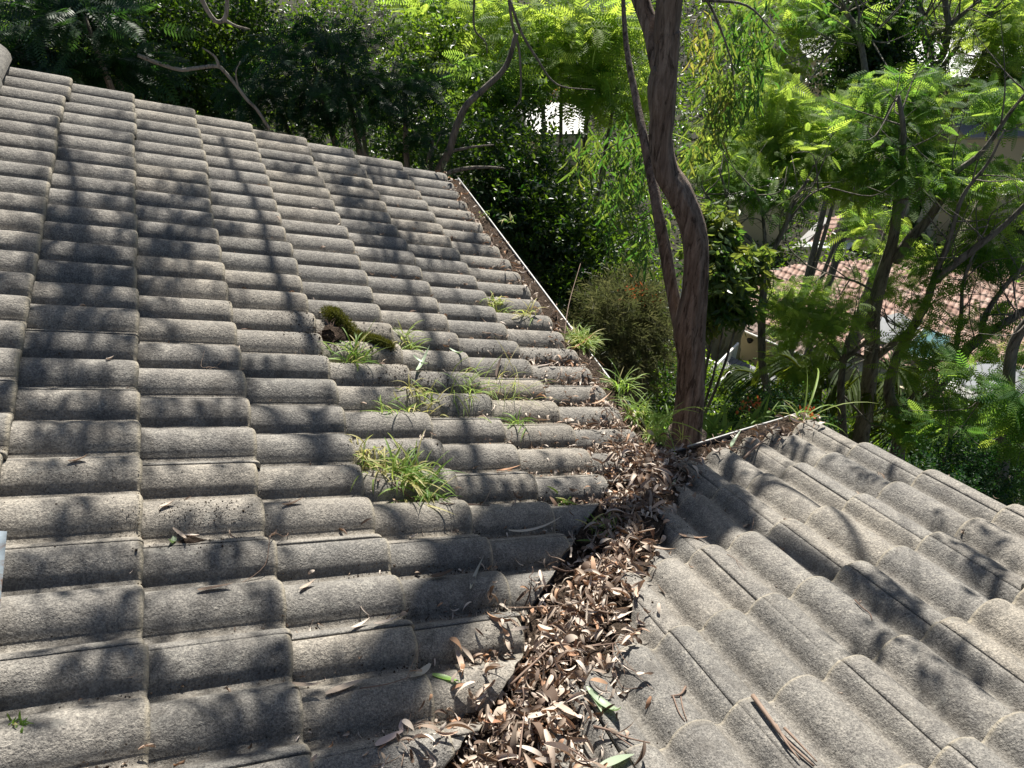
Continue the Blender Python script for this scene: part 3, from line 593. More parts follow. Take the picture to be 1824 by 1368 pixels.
twig([(965, 1330, .05), (1010, 1340, .045), (1050, 1366, .03)], .0035, 'brown stick at the bottom edge of the heap', .4, name='stick', cat='stick')
twig([(1178, 960, .004), (1190, 980, .004)], .0015, 'short twig at the head of a right-hand tile', .4)
twig([(1032, 508, .04), (1012, 560, .06), (1005, 600, .03)][::-1], .003, 'bare curved stem rising from the grass at the left gutter', .5)
twig([(500, 530, .004), (560, 548, .004)], .0012, 'short twig beside the moss clump', .3)
twig([(362, 640, .010), (372, 655, .014), (395, 648, .014)], .0012, 'small pale tangled twig on a tile at the left', .95, side=([(372, 655, .012), (356, 646, .02), (366, 628, .02)], [(372, 655), (384, 640, .02), (404, 636, .012), (402, 650)]))
twig([(640, 1225, .008), (690, 1220, .008), (740, 1205, .006)], .0018, 'thin twig continuing the line of the long pinkish leaf', .5)
r = np.random.default_rng(8)
TWM = []
for i in range(8):
    q = np.c_[np.linspace(0, r.uniform(.06, .16), 5), r.normal(0, .006, 5), np.abs(r.normal(0, .004, 5))]; V, F = tube(q, np.linspace(.0022, .001, 5), 5, .2, 3, i); me = mkmesh('twig', V - V.mean(0), F, {'tint': np.full(len(V), .45 if i % 2 else .95)}); me.materials.append(M['twig']); TWM.append(me)
for kind, k, lab, grp in (('valley', 70, 'thin dry twig among the leaves heaped in the roof valley', 'twigs in the valley heap'), ('corner', 22, 'thin dry twig among the litter where the gutters meet', 'twigs where the gutters meet'), ('gutter', 40, 'thin dry twig caught along the gutters', 'twigs along the gutters'), ('pan', 34, 'thin dry twig lying along a tile channel of the left slope', 'twigs in the tile channels')):
    x, y = leaf_positions(r, k, kind)
    for i in range(k):
        o = place_leaf(x[i], y[i], r.uniform(0, 6.28) if kind != 'pan' else r.normal(0, .15), r.uniform(.6, 1.3), (0 if kind == 'pan' else r.normal(0, .25), (TH if kind == 'pan' else r.normal(0, .25))), 0, r.uniform(.004, .03) if kind != 'pan' else .003, 'twig', TWM[(2 * int(r.integers(0, 4)) + i % 2)]); tag(o, ('reddish ' if i % 2 else 'straw-coloured ') + lab, 'twig', ('reddish ' if i % 2 else 'straw-coloured ') + grp)

# grass, weeds and moss
def grass(px_, py_, k, h, spread, label, tint=(.2, .7), name='grass_tuft', lean=(0, 0), cat='grass', wd=.0028, base=None, dry=.1, seed=0):
    if name in ('grass_tuft', 'weed'): k = int(k * 1.7); wd *= 1.25; h *= 1.1
    r = np.random.default_rng(int(px_ * 7 + py_) + seed); c = onroof(px_, py_) if base is None else np.array(base, float); Vs, Fs, Ts = [], [], []; n = 0
    for i in range(k):
        b = c + np.array([r.normal(0, spread), r.normal(0, spread), 0]); b[2] = (float(top_z(b[0], b[1])) if base is None else base[2]) - .004; L = h * r.uniform(.45, 1.15); a = r.uniform(0, 6.28)
        T_, F_ = blade(L, wd * r.uniform(.6, 1.3), -r.uniform(.6, 2.4), .5, 7, 0, r.normal(0, .5), .03); el = r.uniform(.03, .95) if name == 'grass_tuft' else r.uniform(.12, 1.2); d = np.array([math.cos(a) * math.cos(el) + lean[0], math.sin(a) * math.cos(el) + lean[1], math.sin(el)])
        X, Y, Z = frames(unit(d)[None], np.array([[-math.cos(a) * .3, -math.sin(a) * .3, 1.]])); V = b + T_[:, :1] * X + T_[:, 1:2] * Y + T_[:, 2:] * Z
        Vs.append(V); Fs.append(F_ + n); n += len(V); Ts.append(np.full(len(V), r.uniform(*tint) if r.random() > dry else .95))
    return tag(obj(name, np.concatenate(Vs), np.concatenate(Fs), M['grass_blade'], None, {'tint': np.concatenate(Ts)}, True), label, cat)
grass(628, 625, 34, .13, .022, 'flattened green grass tuft under the moss clump', (.0, .55))
grass(720, 838, 62, .13, .040, 'big half-dry grass tuft in the middle of the left slope', (.0, .7), dry=.35)
grass(760, 868, 34, .12, .022, 'green grass blades spilling down from the big half-dry tuft', (.0, .4))
grass(655, 800, 24, .08, .02, 'dry straw-coloured grass at the left end of the big tuft', (.5, 1.), dry=.7)
grass(882, 535, 30, .085, .018, 'small yellow-green tuft in a channel near the left gutter', (.3, .9), dry=.3)
grass(1036, 606, 110, .115, .022, 'bright dense grass tuft growing out of the left gutter', (.25, .85), dry=.12)
grass(1108, 690, 30, .15, .022, 'feathery green weed in the left gutter, nearest the corner tuft', (.1, .6), name='weed', cat='weed')
grass(1135, 735, 34, .12, .022, 'green weed in the left gutter just before the corner', (.2, .7), name='weed', cat='weed')
grass(1160, 775, 40, .10, .022, 'yellow-green weed at the end of the left gutter by the corner', (.3, .9), name='weed', cat='weed')
grass(1170, 760, 9, .26, .012, 'tall thin grass stalks standing at the corner of the gutters', (.1, .5), lean=(.25, .1), dry=0)
grass(1012, 878, 14, .07, .012, 'small green tuft in a channel beside the valley', (.1, .5))
grass(918, 745, 12, .09, .014, 'little green blades below the weeds in mid slope', (.0, .4))
grass(700, 720, 14, .10, .03, 'sparse grass blades in the channel below the flattened tuft', (.0, .6))
grass(745, 700, 28, .09, .035, 'reddish-green creeping grass along a channel in mid slope', (.3, 1.), dry=.4)
grass(830, 690, 26, .16, .045, 'long thin grass stalks trailing over the tiles in mid slope', (.1, .7), lean=(.5, -.2), wd=.0016)
grass(905, 690, 16, .2, .05, 'thin straw stalks trailing down towards the left gutter', (.3, .9), lean=(.6, -.3), wd=.0012, dry=.4)
grass(720, 600, 22, .10, .03, 'yellow-green blades right of the moss clump', (.3, .8), dry=.2)
grass(1078, 935, 22, .08, .03, 'shaded green grass in the dark gap of the valley', (.0, .3))
grass(940, 560, 10, .12, .02, 'thin stalks by the gutter above the bright tuft', (.3, .9), dry=.4)
grass(1420, 738, 14, .11, .02, 'grass tuft at the far end of the right gutter', (.1, .6), lean=(.2, .1))
grass(1432, 742, 3, .40, .006, 'long single grass stalks leaning right from the end of the right gutter', (.3, .7), lean=(1.3, .35), wd=.004, dry=0)
grass(1215, 782, 7, .09, .006, 'short upright seed stalks beside the corner of the gutters', (.4, .9), wd=.002)
grass(905, 400, 8, .08, .02, 'few green blades at the upper part of the left gutter', (.1, .6))
grass(865, 378, 6, .06, .02, 'tiny green blades near the top of the left gutter', (.1, .6))
grass(20, 1282, 22, .02, .012, 'low green moss tuft in the channel at the left edge', (.0, .2), name='moss_tuft', cat='moss')
for q0, q1, wd, lab in (((742, 662), (768, 632), .010, 'broad pale sage leaf blade standing in mid slope'), ((735, 630), (762, 655), .009, 'pale sage leaf blade folded to the left in mid slope'), ((800, 618), (826, 640), .008, 'grey-green leaf blade curling over right of the sage leaves'), ((915, 700), (928, 735), .005, 'narrow blue-green blade below the weeds')):
    special(q0, q1, wd, 1.4, .5, .4, 'sage_leaf', lab, .012, 'weed_leaf')
def moss_clump():
    r = np.random.default_rng(12); e = empty('moss_clump', onroof(600, 600)); tag(e, 'upturned clump of roots and soil with green moss on its back, in mid slope', 'moss')
    P = [onroof(*q) for q in ((582, 556), (600, 572), (635, 590), (672, 610), (700, 622))]
    for p_, d in zip(P, (.040, .042, .022, .010, .004)): p_[2] = float(top_z(p_[0], p_[1])) + d
    V, F = tube(P, [.012, .017, .015, .016, .010], 18, 1.1, 8, 5, 6.); obj('moss_back', V, F, M['moss'], e, {'tint': np.full(len(V), .3)}, True)
    c = onroof(588, 592); c[2] = float(top_z(c[0], c[1])) + .012
    V, F = tube([c + np.array([-.02, -.03, 0]), c, c + np.array([.01, .035, .02])], [.034, .050, .034], 22, .6, 8, 9, 6.); obj('root_ball', V, F, M['soil'], e, None, True)
    T_, F_ = blade(.017, .0011, .8, .2, 2); k = 4200; i = r.integers(0, len(P) - 1, k); s = r.random(k)[:, None]; Pa = np.array(P); rr = np.array([.019, .025, .020, .016, .008]); c = Pa[i] * (1 - s) + Pa[i + 1] * s
    d = unit(r.normal(0, 1, (k, 3)) + np.array([.1, .1, .5])); q = c + d * (rr[i] * (1 - s[:, 0]) + rr[i + 1] * s[:, 0])[:, None] * r.uniform(.85, 1.12, k)[:, None]; X, Y, Z = frames(unit(d + r.normal(0, .5, (k, 3))), r.normal(0, 1, (k, 3)))
    V, Fm, t = scatter(T_, F_, q, X, Y, Z, r.uniform(.6, 1.3, k), r.random(k)); obj('moss_fibres', V, Fm, M['moss'], e, {'tint': t})
    mb = MB(); c = onroof(588, 592); c[2] = float(top_z(c[0], c[1])) + .02
    for k in range(60):
        a = unit(r.normal(0, 1, 3)); a[2] = abs(a[2]); p0 = c + a * .03 * np.array([.9, 1.4, .8]); p1 = p0 + r.normal(0, .018, 3); p2 = p1 + r.normal(0, .015, 3) - np.array([0, 0, .01]); V, F = tube([p0, p1, p2], [.0009, .0008, .0004], 4, 0, 3); mb.add(V, F, r.uniform(.1, .6))
    mb.build('root_fibres', M['twig'], e)
moss_clump()
def clods():
    for px_, py_, s, lab in ((1118, 1108, .055, 'dark clod of soil and leaf bits on the edge of the right slope tile'), (1095, 1060, .035, 'smaller clod of soil above the dark clod beside the valley'), (335, 945, .045, 'low mound of dirt under the small leaf pile at the left'), (1400, 772, .04, 'heap of dark sticks and soil at the far end of the right gutter')):
        c = onroof(px_, py_); n = 22; u_, v_ = np.meshgrid(np.linspace(-1, 1, n), np.linspace(-1, 1, n), indexing='ij'); rr = np.sqrt(u_ ** 2 + v_ ** 2); x = c[0] + u_ * s; y = c[1] + v_ * s * .8
        z = top_z(x, y) - .004 + np.clip(1 - rr, -.2, 1) * s * .45 * (.4 + 1.2 * fbm(u_ * 3 + px_, v_ * 3, 3, 3)); V = np.stack([x, y, z], -1).reshape(-1, 3); i = (np.arange(n - 1)[:, None] * n + np.arange(n - 1)).ravel(); F = np.c_[i, i + n, i + n + 1, i + 1]; tag(obj('soil_clod', V, F, M['soil'], None, None, True), lab, 'soil')
clods()

# ------------------------------------------------------------ leaf templates for trees
def frond(L=.30, pairs=10, pl=.085, pw=.021, droop=.5):
    V, F = [], []
    for i in range(pairs):
        s = (i + 1) / (pairs + .3); y = L * s; z = -droop * L * s * s * .5; ll = pl * (math.sin(math.pi * min(1, .18 + s * .8)) ** .7)
        for sd in (-1, 1):
            n = len(V); a = np.array([0, y, z]); d = np.array([sd * .86, .42, -.22]); b_ = a + d * ll; m = a + d * ll * .5; wv = np.array([-.4 * sd, .86, 0]) * pw * .5
            V += [a - wv * .4, m - wv, m + wv, a + wv * .4, b_]; F += [(n, n + 1, n + 2, n + 3), (n + 1, n + 4, n + 4, n + 2)]
    n = len(V); V += [np.array([-.002, 0, 0]), np.array([.002, 0, 0]), np.array([.001, L, -droop * L * .5]), np.array([-.001, L, -droop * L * .5])]; F.append((n, n + 1, n + 2, n + 3))
    V = np.array(V); V = np.vstack([V]); F2 = []
    for f in F: F2.append(f if len(set(f)) == 4 else None)
    out = [f for f in F2 if f]; tri = [f for f in F if len(set(f)) < 4]
    for f in tri: V = np.vstack([V, V[f[1]] * .0 + V[f[1]] + 1e-4]); out.append((f[0], f[1], len(V) - 1, f[3]))
    return V, np.array(out)
def flat_leaf(L, wd, bend=.5):
    V = np.array([(0, 0, 0), (wd * .5, L * .35, .02 * L), (0, L * .4, -.05 * L), (-wd * .5, L * .35, .02 * L), (wd * .35, L * .72, -.10 * L * bend), (-wd * .35, L * .72, -.10 * L * bend), (0, L, -.28 * L * bend)]); F = np.array([(0, 1, 2, 2), (0, 2, 3, 3), (1, 4, 6, 2), (2, 6, 5, 3)])
    V = np.vstack([V, V[2] + 1e-4]); F = np.array([(0, 1, 2, 7), (0, 7, 2, 3), (1, 4, 6, 2), (2, 6, 5, 3)]); return V, F
def sprig(k, L, ln, wd, r, spread=1.):             # a short twig carrying k leaves
    lv, lf = flat_leaf(ln, wd); V, F = [], []; n = 0
    for i in range(k):
        s = (i + .5) / k; p = np.array([0, L * s, 0]); a = i * 2.4 + r.normal(0, .3); d = unit(np.array([math.cos(a) * spread, .55, math.sin(a) * spread])); X, Y, Z = frames(d[None], r.normal(0, .4, (1, 3)) + np.array([[0, .2, 1.]]))
        q = p + lv[:, :1] * X + lv[:, 1:2] * Y + lv[:, 2:] * Z; V.append(q); F.append(lf + n); n += len(lv)
    return np.concatenate(V), np.concatenate(F)
rt = np.random.default_rng(2)
FR = [frond(), frond(.25, 8, .075, .020, .9), frond(.34, 11, .09, .021, .25)]
GL = [(lambda t_: t_)(blade(.13, .011, -.5, .2, 4, .22, .5)), blade(.16, .012, -.8, .2, 4, -.2, -.6)]
SP = [sprig(9, .22, .07, .032, rt), sprig(8, .18, .06, .03, rt)]; SPB = [sprig(8, .2, .13, .05, rt, .9)]
FINE = [sprig(16, .25, .10, .008, rt, .5)]; BL = [sprig(12, .3, .05, .022, rt)]
class Crown:
    def __init__(s): s.V, s.F, s.T, s.n = [], [], [], 0
    def put(s, tmpl, P, fwd, up, S, tint):
        P = np.asarray(P); k = len(P); which = rt.integers(0, len(tmpl), k); X, Y, Z = frames(fwd, up); S = np.broadcast_to(S, (k,)); tint = np.broadcast_to(tint, (k,))
        for i, (T_, F_) in enumerate(tmpl):
            m = which == i
            if not m.any(): continue
            V, F, t = scatter(T_, F_, P[m], X[m], Y[m], Z[m], S[m], tint[m]); s.V.append(V); s.F.append(F + s.n); s.T.append(t); s.n += len(V)
    def blob(s, c, R, k, tmpl, mode, sc=(.8, 1.3), tint=(.2, .8), r=rt, clump=.55):
        """k leaf units clumped inside an ellipsoid at c with radii R"""
        c = np.asarray(c, float); R = np.asarray(R, float) * np.ones(3); nc = max(3, int(k / 14)); cc = unit(r.normal(0, 1, (nc, 3))) * (r.random((nc, 1)) ** .4) * .85
        if mode == 'frond': cc[:, 2] = np.round(cc[:, 2] * 3) / 3 + r.normal(0, .04, nc)
        q = cc[r.integers(0, nc, k)] + r.normal(0, 1, (k, 3)) * .17 * (1 / clump) * np.array([1, 1, .4 if mode == 'frond' else .8]); P = c + q * R; out = unit(q * R + r.normal(0, .25, (k, 3)) * R.mean()); up = np.array([[0, 0, 1.]]) + r.normal(0, .6 if mode == 'frond' else .25, (k, 3)); a = r.uniform(0, 6.28, k)
        if mode == 'frond': fwd = np.c_[out[:, 0] + np.cos(a) * .7, out[:, 1] + np.sin(a) * .7, r.normal(-.05, .42, k)]
        elif mode == 'hang': fwd = np.c_[np.cos(a) * .6, np.sin(a) * .6, -r.uniform(.5, 1.3, k)]; up = np.c_[np.cos(a * 1.7), np.sin(a * 1.7), np.zeros(k)]
        else: fwd = out + r.normal(0, .5, (k, 3)); up = r.normal(0, .5, (k, 3)) + np.array([0, 0, 1.])
        base = r.uniform(tint[0], tint[1], nc)[r.integers(0, nc, k)]; s.put(tmpl, P, unit(fwd), up, r.uniform(sc[0], sc[1], k), np.clip(base + r.normal(0, .12, k), 0, 1))
    def build(s, m_, parent, name='crown'): return obj(name, np.concatenate(s.V), np.concatenate(s.F), M[m_], parent, {'tint': np.concatenate(s.T)})
def S_(x, y, d): r_ = ray(x, y); return d / math.hypot(r_[0], r_[1]) / FPX * float(r_ @ (RC @ np.array([0, 0, -1.])))      # metres per photo pixel at that place
def pblob(cr, x, y, rx, ry, d, k, tmpl, mode, sc=(.8, 1.3), tint=(.2, .8), depth=None, clump=.55):
    u_ = S_(x, y, d); dp = depth or max(rx, ry) * u_; R = np.array([max(rx * u_, .1), dp, max(ry * u_ * 1.05, .08)])
    c = at(x, y, d); n0 = len(cr.V); cr.blob(np.zeros(3), R, k, tmpl, mode, sc, tint, clump=clump)
    r_ = ray(x, y); yaw = math.atan2(r_[0], r_[1]); Rm = rotm(0, 0, -yaw)
    for i in range(n0, len(cr.V)): cr.V[i] = cr.V[i] @ Rm.T + c
def limb(mb, pts, d, w0, w1, sides=8, rough=.12, dd=None, m=5):
    """limb through photo positions at plan distance d (or per-point d); widths in metres"""
    P = [at(q[0], q[1], q[2] if len(q) > 2 else d) for q in pts]; V, F = tube(P, np.linspace(w0, w1, len(P)) / 2, sides, rough, m, int(pts[0][0]), 1.6); mb.add(V, F); return P
def to_ground(mb, p, w_, d=None, lean=(0, 0)):
    z = float(gz(p[0], p[1])) - .3; q = [np.array(p), np.array([p[0] + lean[0] * .5, p[1] + lean[1] * .5, (p[2] + z) / 2]), np.array([p[0] + lean[0], p[1] + lean[1], z])]
    V, F = tube(q, [w_ / 2, w_ * .54, w_ * .62], 10, .12, 4, 3, 1.6); mb.add(V, F); return q[-1]
def tree(name, label, cat, base, group=None):
    e = empty(name, base); tag(e, label, cat, group); return e

# ------------------------------------------------------------ the big gum tree whose trunk rises behind the gutter corner
def gum():
    D = 5.5; pts = [(1222, 790), (1228, 720), (1231, 640), (1228, 585), (1238, 520), (1240, 450), (1232, 400), (1210, 345), (1186, 305), (1177, 250), (1180, 205), (1180, 155), (1186, 110), (1190, 60), (1192, 0)]
    wpx = [56, 50, 46, 52, 44, 43, 45, 46, 43, 42, 45, 52, 46, 45, 46]
    P = [at(x, y, D) for x, y in pts]; Wd = [w_ * S_(x, y, D) for (x, y), w_ in zip(pts, wpx)]
    low = P[0].copy(); low[2] = -3.0; lo2 = low + np.array([.15, .1, 0]); lo2[2] = float(gz(lo2[0], lo2[1])) - .3; P = [lo2, low] + P; Wd = [.42, .36] + Wd
    S = SUN; up = [((.10, 0, 0), 4.48), ((.0, -.40, .17), 5.1), ((-.35, -.33, .15), 5.9), ((-.79, -.35, .35), 6.6), ((-.95, -.49, .42), 7.0), ((-1.15, -.70, .51), 7.6), ((-1.35, -.95, .60), 8.3), ((-1.6, -1.25, .7), 9.2)]
    U = [np.array(a) + S * l for a, l in up]; base = lo2.copy(); e = tree('gum_tree', 'tall gum with a thick sinuous rough trunk rising behind the gutter corner', 'tree', base)
    Vt, Ft = tube(P + U, [x * .5 for x in Wd + [.21, .22, .21, .20, .19, .18, .16, .13]], 36, .22, 14, 4, 2.4); obj('trunk', Vt, Ft, M['gum_bark'], e, None, True)
    mb = MB(); k0 = at(1163, 132, D - .02); 
    limb(mb, [(1182, 140, 5.5), (1172, 110, 5.52), (1162, 60, 5.6), (1148, 20, 5.65), (1132, -20, 5.7), (1105, -80, 5.9)], D, .13, .11, 16); mb.build('limb', M['gum_bark'], e, True)
    mb = MB(); limb(mb, [(1165, 130, 5.46), (1172, 128, 5.46), (1185, 132, 5.47)], D, .07, .12, 14, .4); mb.build('bark_knob', M['gum_bark'], e, True)
    mb = MB(); limb(mb, [(1232, 670, 5.56), (1212, 590, 5.62), (1195, 505, 5.7), (1186, 450, 5.75), (1175, 395, 5.8), (1166, 340, 5.95), (1156, 290, 6.1), (1146, 240, 6.2), (1134, 180, 6.4), (1120, 110, 6.6), (1112, 40, 6.8), (1108, -60, 7.)], D, .13, .03, 18, .2); mb.build('second_stem', M['gum_bark'], e, True)
    # overhead limbs carrying the leaves that dapple the roof
    patches = [  # photo position of the shade, radii in px, how much of it is covered, distance towards the sun
        (60, 490, 85, 150, 1.05, 7.), (180, 470, 85, 125, 1.15, 7.), (40, 650, 60, 60, .9, 6.5), (150, 680, 90, 24, .7, 6.5), (40, 790, 50, 40, .7, 6.2), (40, 1080, 50, 60, .6, 6.), (60, 285, 70, 34, .5, 7.5), (190, 360, 70, 34, .75, 7.2), (180, 215, 60, 14, .5, 8), (200, 270, 40, 22, .4, 8), (320, 185, 60, 12, .6, 8), (310, 390, 66, 90, 1.0, 7.), (320, 500, 60, 26, .55, 6.8), (180, 600, 80, 30, .35, 6.6),
        (520, 255, 50, 20, .4, 8), (530, 320, 50, 26, .4, 7.4), (600, 300, 50, 36, .85, 7.4), (640, 365, 46, 40, .85, 7.), (690, 430, 48, 46, .85, 7.), (760, 460, 44, 26, .8, 6.8), (680, 305, 40, 14, .8, 7.6), (740, 320, 30, 14, .5, 7.6), (830, 445, 30, 20, .3, 6.8),
        (670, 710, 42, 40, .6, 6.4), (565, 800, 76, 26, .85, 6.2), (758, 868, 66, 24, .85, 6.), (310, 745, 60, 26, .5, 6.4), (400, 680, 40, 30, .5, 6.4), (430, 915, 52, 34, .7, 6.2), (110, 905, 110, 22, .7, 6.2), (120, 765, 110, 14, .6, 6.4), (140, 845, 80, 12, .5, 6.2),
        (130, 1030, 110, 16, .5, 6.), (400, 1110, 100, 14, .4, 6.), (160, 1205, 130, 14, .45, 5.8), (130, 1320, 150, 48, .95, 5.8), (430, 1320, 140, 62, 1.3, 5.8), (590, 1345, 60, 40, 1.3, 5.8), (370, 1000, 60, 14, .5, 6.),
        (925, 915, 84, 28, 1., 6.), (1045, 925, 50, 30, .8, 5.8), (1290, 822, 50, 28, .9, 5.2), (1225, 905, 55, 24, .95, 5.2), (1375, 855, 70, 22, .7, 5.2), (1345, 925, 44, 12, .5, 5.2), (1590, 852, 34, 20, .7, 5.), (1470, 805, 40, 10, .4, 5.2), (1740, 985, 56, 24, .6, 4.8), (1625, 1095, 90, 28, .65, 4.8), (1600, 1160, 46, 24, .5, 4.8), (1180, 900, 30, 18, .7, 5.4), (1780, 1060, 40, 24, .4, 4.8), (1720, 1240, 70, 26, .3, 4.8)]
    cr = Crown(); r = np.random.default_rng(31); cen = []
    for (x, y, rx, ry, cov, lam) in patches:
        c_, c1, c2 = onroof(x, y), onroof(x + rx, y), onroof(x, y + ry); area = np.linalg.norm(np.cross(c1 - c_, c2 - c_)) * 3.14; k = max(4, int(cov * area / .0062)); q = unit(r.normal(0, 1, (k, 2))) * r.random((k, 1)) ** .55 * .95
        pts_ = np.array([onroof(x + a_ * rx, y + b_ * ry) for a_, b_ in q]) + SUN * (lam * .66 + r.normal(0, .2, (k, 1))) - np.array([0, 0, .08]); a = r.uniform(0, 6.28, k); fwd = np.c_[np.cos(a) * .8, np.sin(a) * .8, -np.ones(k)]; cr.put(SP, pts_, unit(fwd), np.c_[np.cos(a * 1.7), np.sin(a * 1.7), np.zeros(k)], r.uniform(.8, 1.15, k), r.beta(2, 3, k)); cen.append(onroof(x, y) + SUN * lam * .66)
    shl = MB()
    for pts_, lam, w0, w1 in (([(560, 620), (530, 560), (500, 500), (480, 450), (470, 400), (450, 350), (420, 300), (395, 240)], 6.6, .05, .035), ([(0, 700), (60, 640), (110, 540), (140, 420), (130, 300), (100, 210)], 6.8, .06, .04), ([(20, 1140), (200, 1090), (330, 1000), (430, 920), (560, 810), (640, 720), (690, 640)], 6.3, .018, .012), ([(1150, 960), (1230, 900), (1300, 820), (1360, 775)], 5.4, .07, .06), ([(1250, 870), (1380, 860), (1480, 900), (1640, 1090), (1760, 1180)], 5., .035, .02), ([(860, 560), (760, 470), (690, 420), (620, 340), (560, 260)], 7., .02, .015), ([(250, 1368), (380, 1250), (520, 1180), (700, 1130)], 5.9, .012, .008)):
        Q = [onroof(*q) + SUN * lam * .72 for q in pts_]; V, F = tube(Q, np.linspace(w0, w1, len(Q)) / 2, 8, .2, 5, 4, 1.6); shl.add(V, F)
    shl.build('upper_limb', M['grey_bark'], e, True)
    cr.build('gum_leaf', e)
    mb = MB(); U2 = [U[2], U[3], U[5], U[7], U[7] + np.array([0, .2, 1.])]
    hb = [((925, 915), 4.4, 3), ((430, 1320), 4.2, 6), ((160, 450), 4.9, 4), ((690, 420), 4.9, 3), ((1290, 822), 3.8, 1), ((1640, 1095), 3.5, 1)]; hubs = []
    for (q, lam, ui) in hb:
        h = onroof(*q) + SUN * lam; hubs.append(h); V, F = tube([U[ui], U[ui] * .5 + h * .5 + np.array([.1, .1, .15]), h], [.035, .024, .012], 9, .15); mb.add(V, F)
    for c in cen: h = min(hubs, key=lambda q_: np.linalg.norm(q_ - c)); V, F = tube([h, (h + c) / 2 + np.array([0, 0, .08]), c], [.004, .004, .002], 6, .1, 4); mb.add(V, F)
    mb.build('branch', M['grey_bark'], e, True)
    # hanging leaves beside the trunk
    cr = Crown()
    for (x, y, rx, ry, d, k, tn) in ((1290, 120, 45, 90, 7.2, 280, (.05, .6)), (1270, 200, 36, 40, 7.0, 130, (.4, .95)), (1340, 60, 50, 60, 7.6, 260, (.0, .3)), (1330, 170, 45, 60, 7.6, 220, (.0, .3)), (1245, 100, 14, 60, 6.6, 40, (.7, 1.)), (1130, 300, 45, 60, 6.6, 240, (.0, .35)), (1100, 260, 45, 40, 7., 160, (.0, .35)), (1150, 400, 30, 60, 6.4, 130, (.0, .2)), (1060, 290, 40, 26, 7., 90, (.2, .6)), (1240, 260, 30, 40, 7.2, 90, (.1, .6)), (1090, 370, 30, 50, 6.8, 90, (.0, .4))):
        pblob(cr, x, y, rx, ry, d, k, GL, 'hang', (.8, 1.25), tn, depth=.5)
    cr.build('gum_leaf', e, 'hanging_foliage'); mb = MB()
    for q in ([(1238, -30), (1270, 20), (1300, 100), (1310, 170)], [(1250, 0), (1330, 10), (1380, 60)], [(1180, 260), (1150, 240), (1110, 250), (1060, 280)], [(1160, 240), (1140, 290), (1130, 340)], [(1160, 300), (1110, 330), (1090, 380)]): limb(mb, q, 6.9, .03, .008, 6)
    mb.build('twigs', M['grey_bark'], e, True)
gum()

# ------------------------------------------------------------ feathery trees on the right
def jac(name, label, limbs, blobs, d0, foot=None, barkm='grey_bark', leafm='jacaranda_leaf', group='feathery-leaved trees beyond the roof', tm=None, mode='frond', cat='tree'):
    P0 = at(*limbs[0][0][0][:2], limbs[0][0][0][2] if len(limbs[0][0][0]) > 2 else d0); mb = MB(); zg = float(gz(P0[0], P0[1])); e = tree(name, label, cat, (P0[0], P0[1], zg), group)
    for i, (pts, w0, w1) in enumerate(limbs): limb(mb, pts, d0, w0, w1, 12 if w0 > .08 else 7, .14)
    to_ground(mb, P0, limbs[0][1]); r = np.random.default_rng(int(P0[0] * 100))
    for pts, a_, b_ in limbs:
        Q = np.array([at(q[0], q[1], d0) for q in pts]); LQ = np.linalg.norm(Q[-1] - Q[0])
        for k in range(int(3 + LQ * 3.5)):
            t = r.uniform(.25, 1.) * (len(Q) - 1); i = min(int(t), len(Q) - 2); p = Q[i] + (Q[i + 1] - Q[i]) * (t - i)
            if len(limbs) and pts is limbs[0][0] and t < (len(Q) - 1) * .55: continue
            dv = unit(r.normal(0, 1, 3) + np.array([0, 0, .5]) + unit(Q[i + 1] - Q[i]) * .8); L = r.uniform(.35, 1.0) * d0 / 9; V, F = tube([p, p + dv * L * .5 + r.normal(0, .05, 3), p + dv * L + r.normal(0, .10, 3) + np.array([0, 0, .1])], np.array([.010, .006, .002]) * d0 / 9, 5, 0, 4); mb.add(V, F)
            V, F = tube([p + dv * L * .5, p + dv * L * .6 + r.normal(0, .18, 3)], np.array([.005, .002]) * d0 / 9, 4, 0, 3); mb.add(V, F)
    mb.build('trunk', M[barkm], e, True); cr = Crown()
    for b in blobs:
        x, y, rx, ry, k = b[:5]; d = b[5] if len(b) > 5 else d0; tn = b[6] if len(b) > 6 else (.3, .9); f_ = max(1, d / 11); pblob(cr, x, y, rx, ry, d, int(k * (1.5 if x > 1320 and 370 < y < 720 else 2.5)), tm or FR, mode, (.5 * f_, .95 * f_), tn)
    cr.build(leafm, e); return e
GT = (.1, .6); BT = (.5, 1.)
jac('jacaranda_tree', 'slender tree with a thin straight trunk forking three ways, right of the big gum', [([(1368, 745), (1366, 690), (1358, 650), (1357, 560), (1362, 500), (1364, 470)], .105, .085), ([(1364, 472), (1350, 440), (1325, 415), (1300, 390), (1292, 340), (1280, 300)], .06, .02), ([(1364, 472), (1362, 420), (1356, 370), (1340, 330)], .05, .02), ([(1364, 472), (1380, 440), (1400, 400), (1412, 360), (1440, 320)], .075, .03), ([(1400, 400), (1440, 350), (1480, 330)], .03, .012), ([(1292, 380), (1260, 350), (1250, 330)], .03, .012)],
    [(1330, 280, 75, 40, 190, 9., BT), (1420, 250, 85, 45, 230, 9.3, BT), (1470, 300, 60, 30, 120, 9.4, BT), (1380, 200, 50, 45, 120, 9.5, BT), (1280, 300, 50, 30, 90, 8.8), (1370, 330, 70, 25, 100, 8.6, GT), (1400, 365, 40, 16, 30, 8.6, GT), (1300, 340, 40, 24, 50, 8.4, GT), (1390, 150, 30, 30, 40, 9.6, BT), (1510, 350, 36, 16, 40, 9.2, BT), (1290, 250, 40, 18, 40, 9.2, BT)], 8.2)
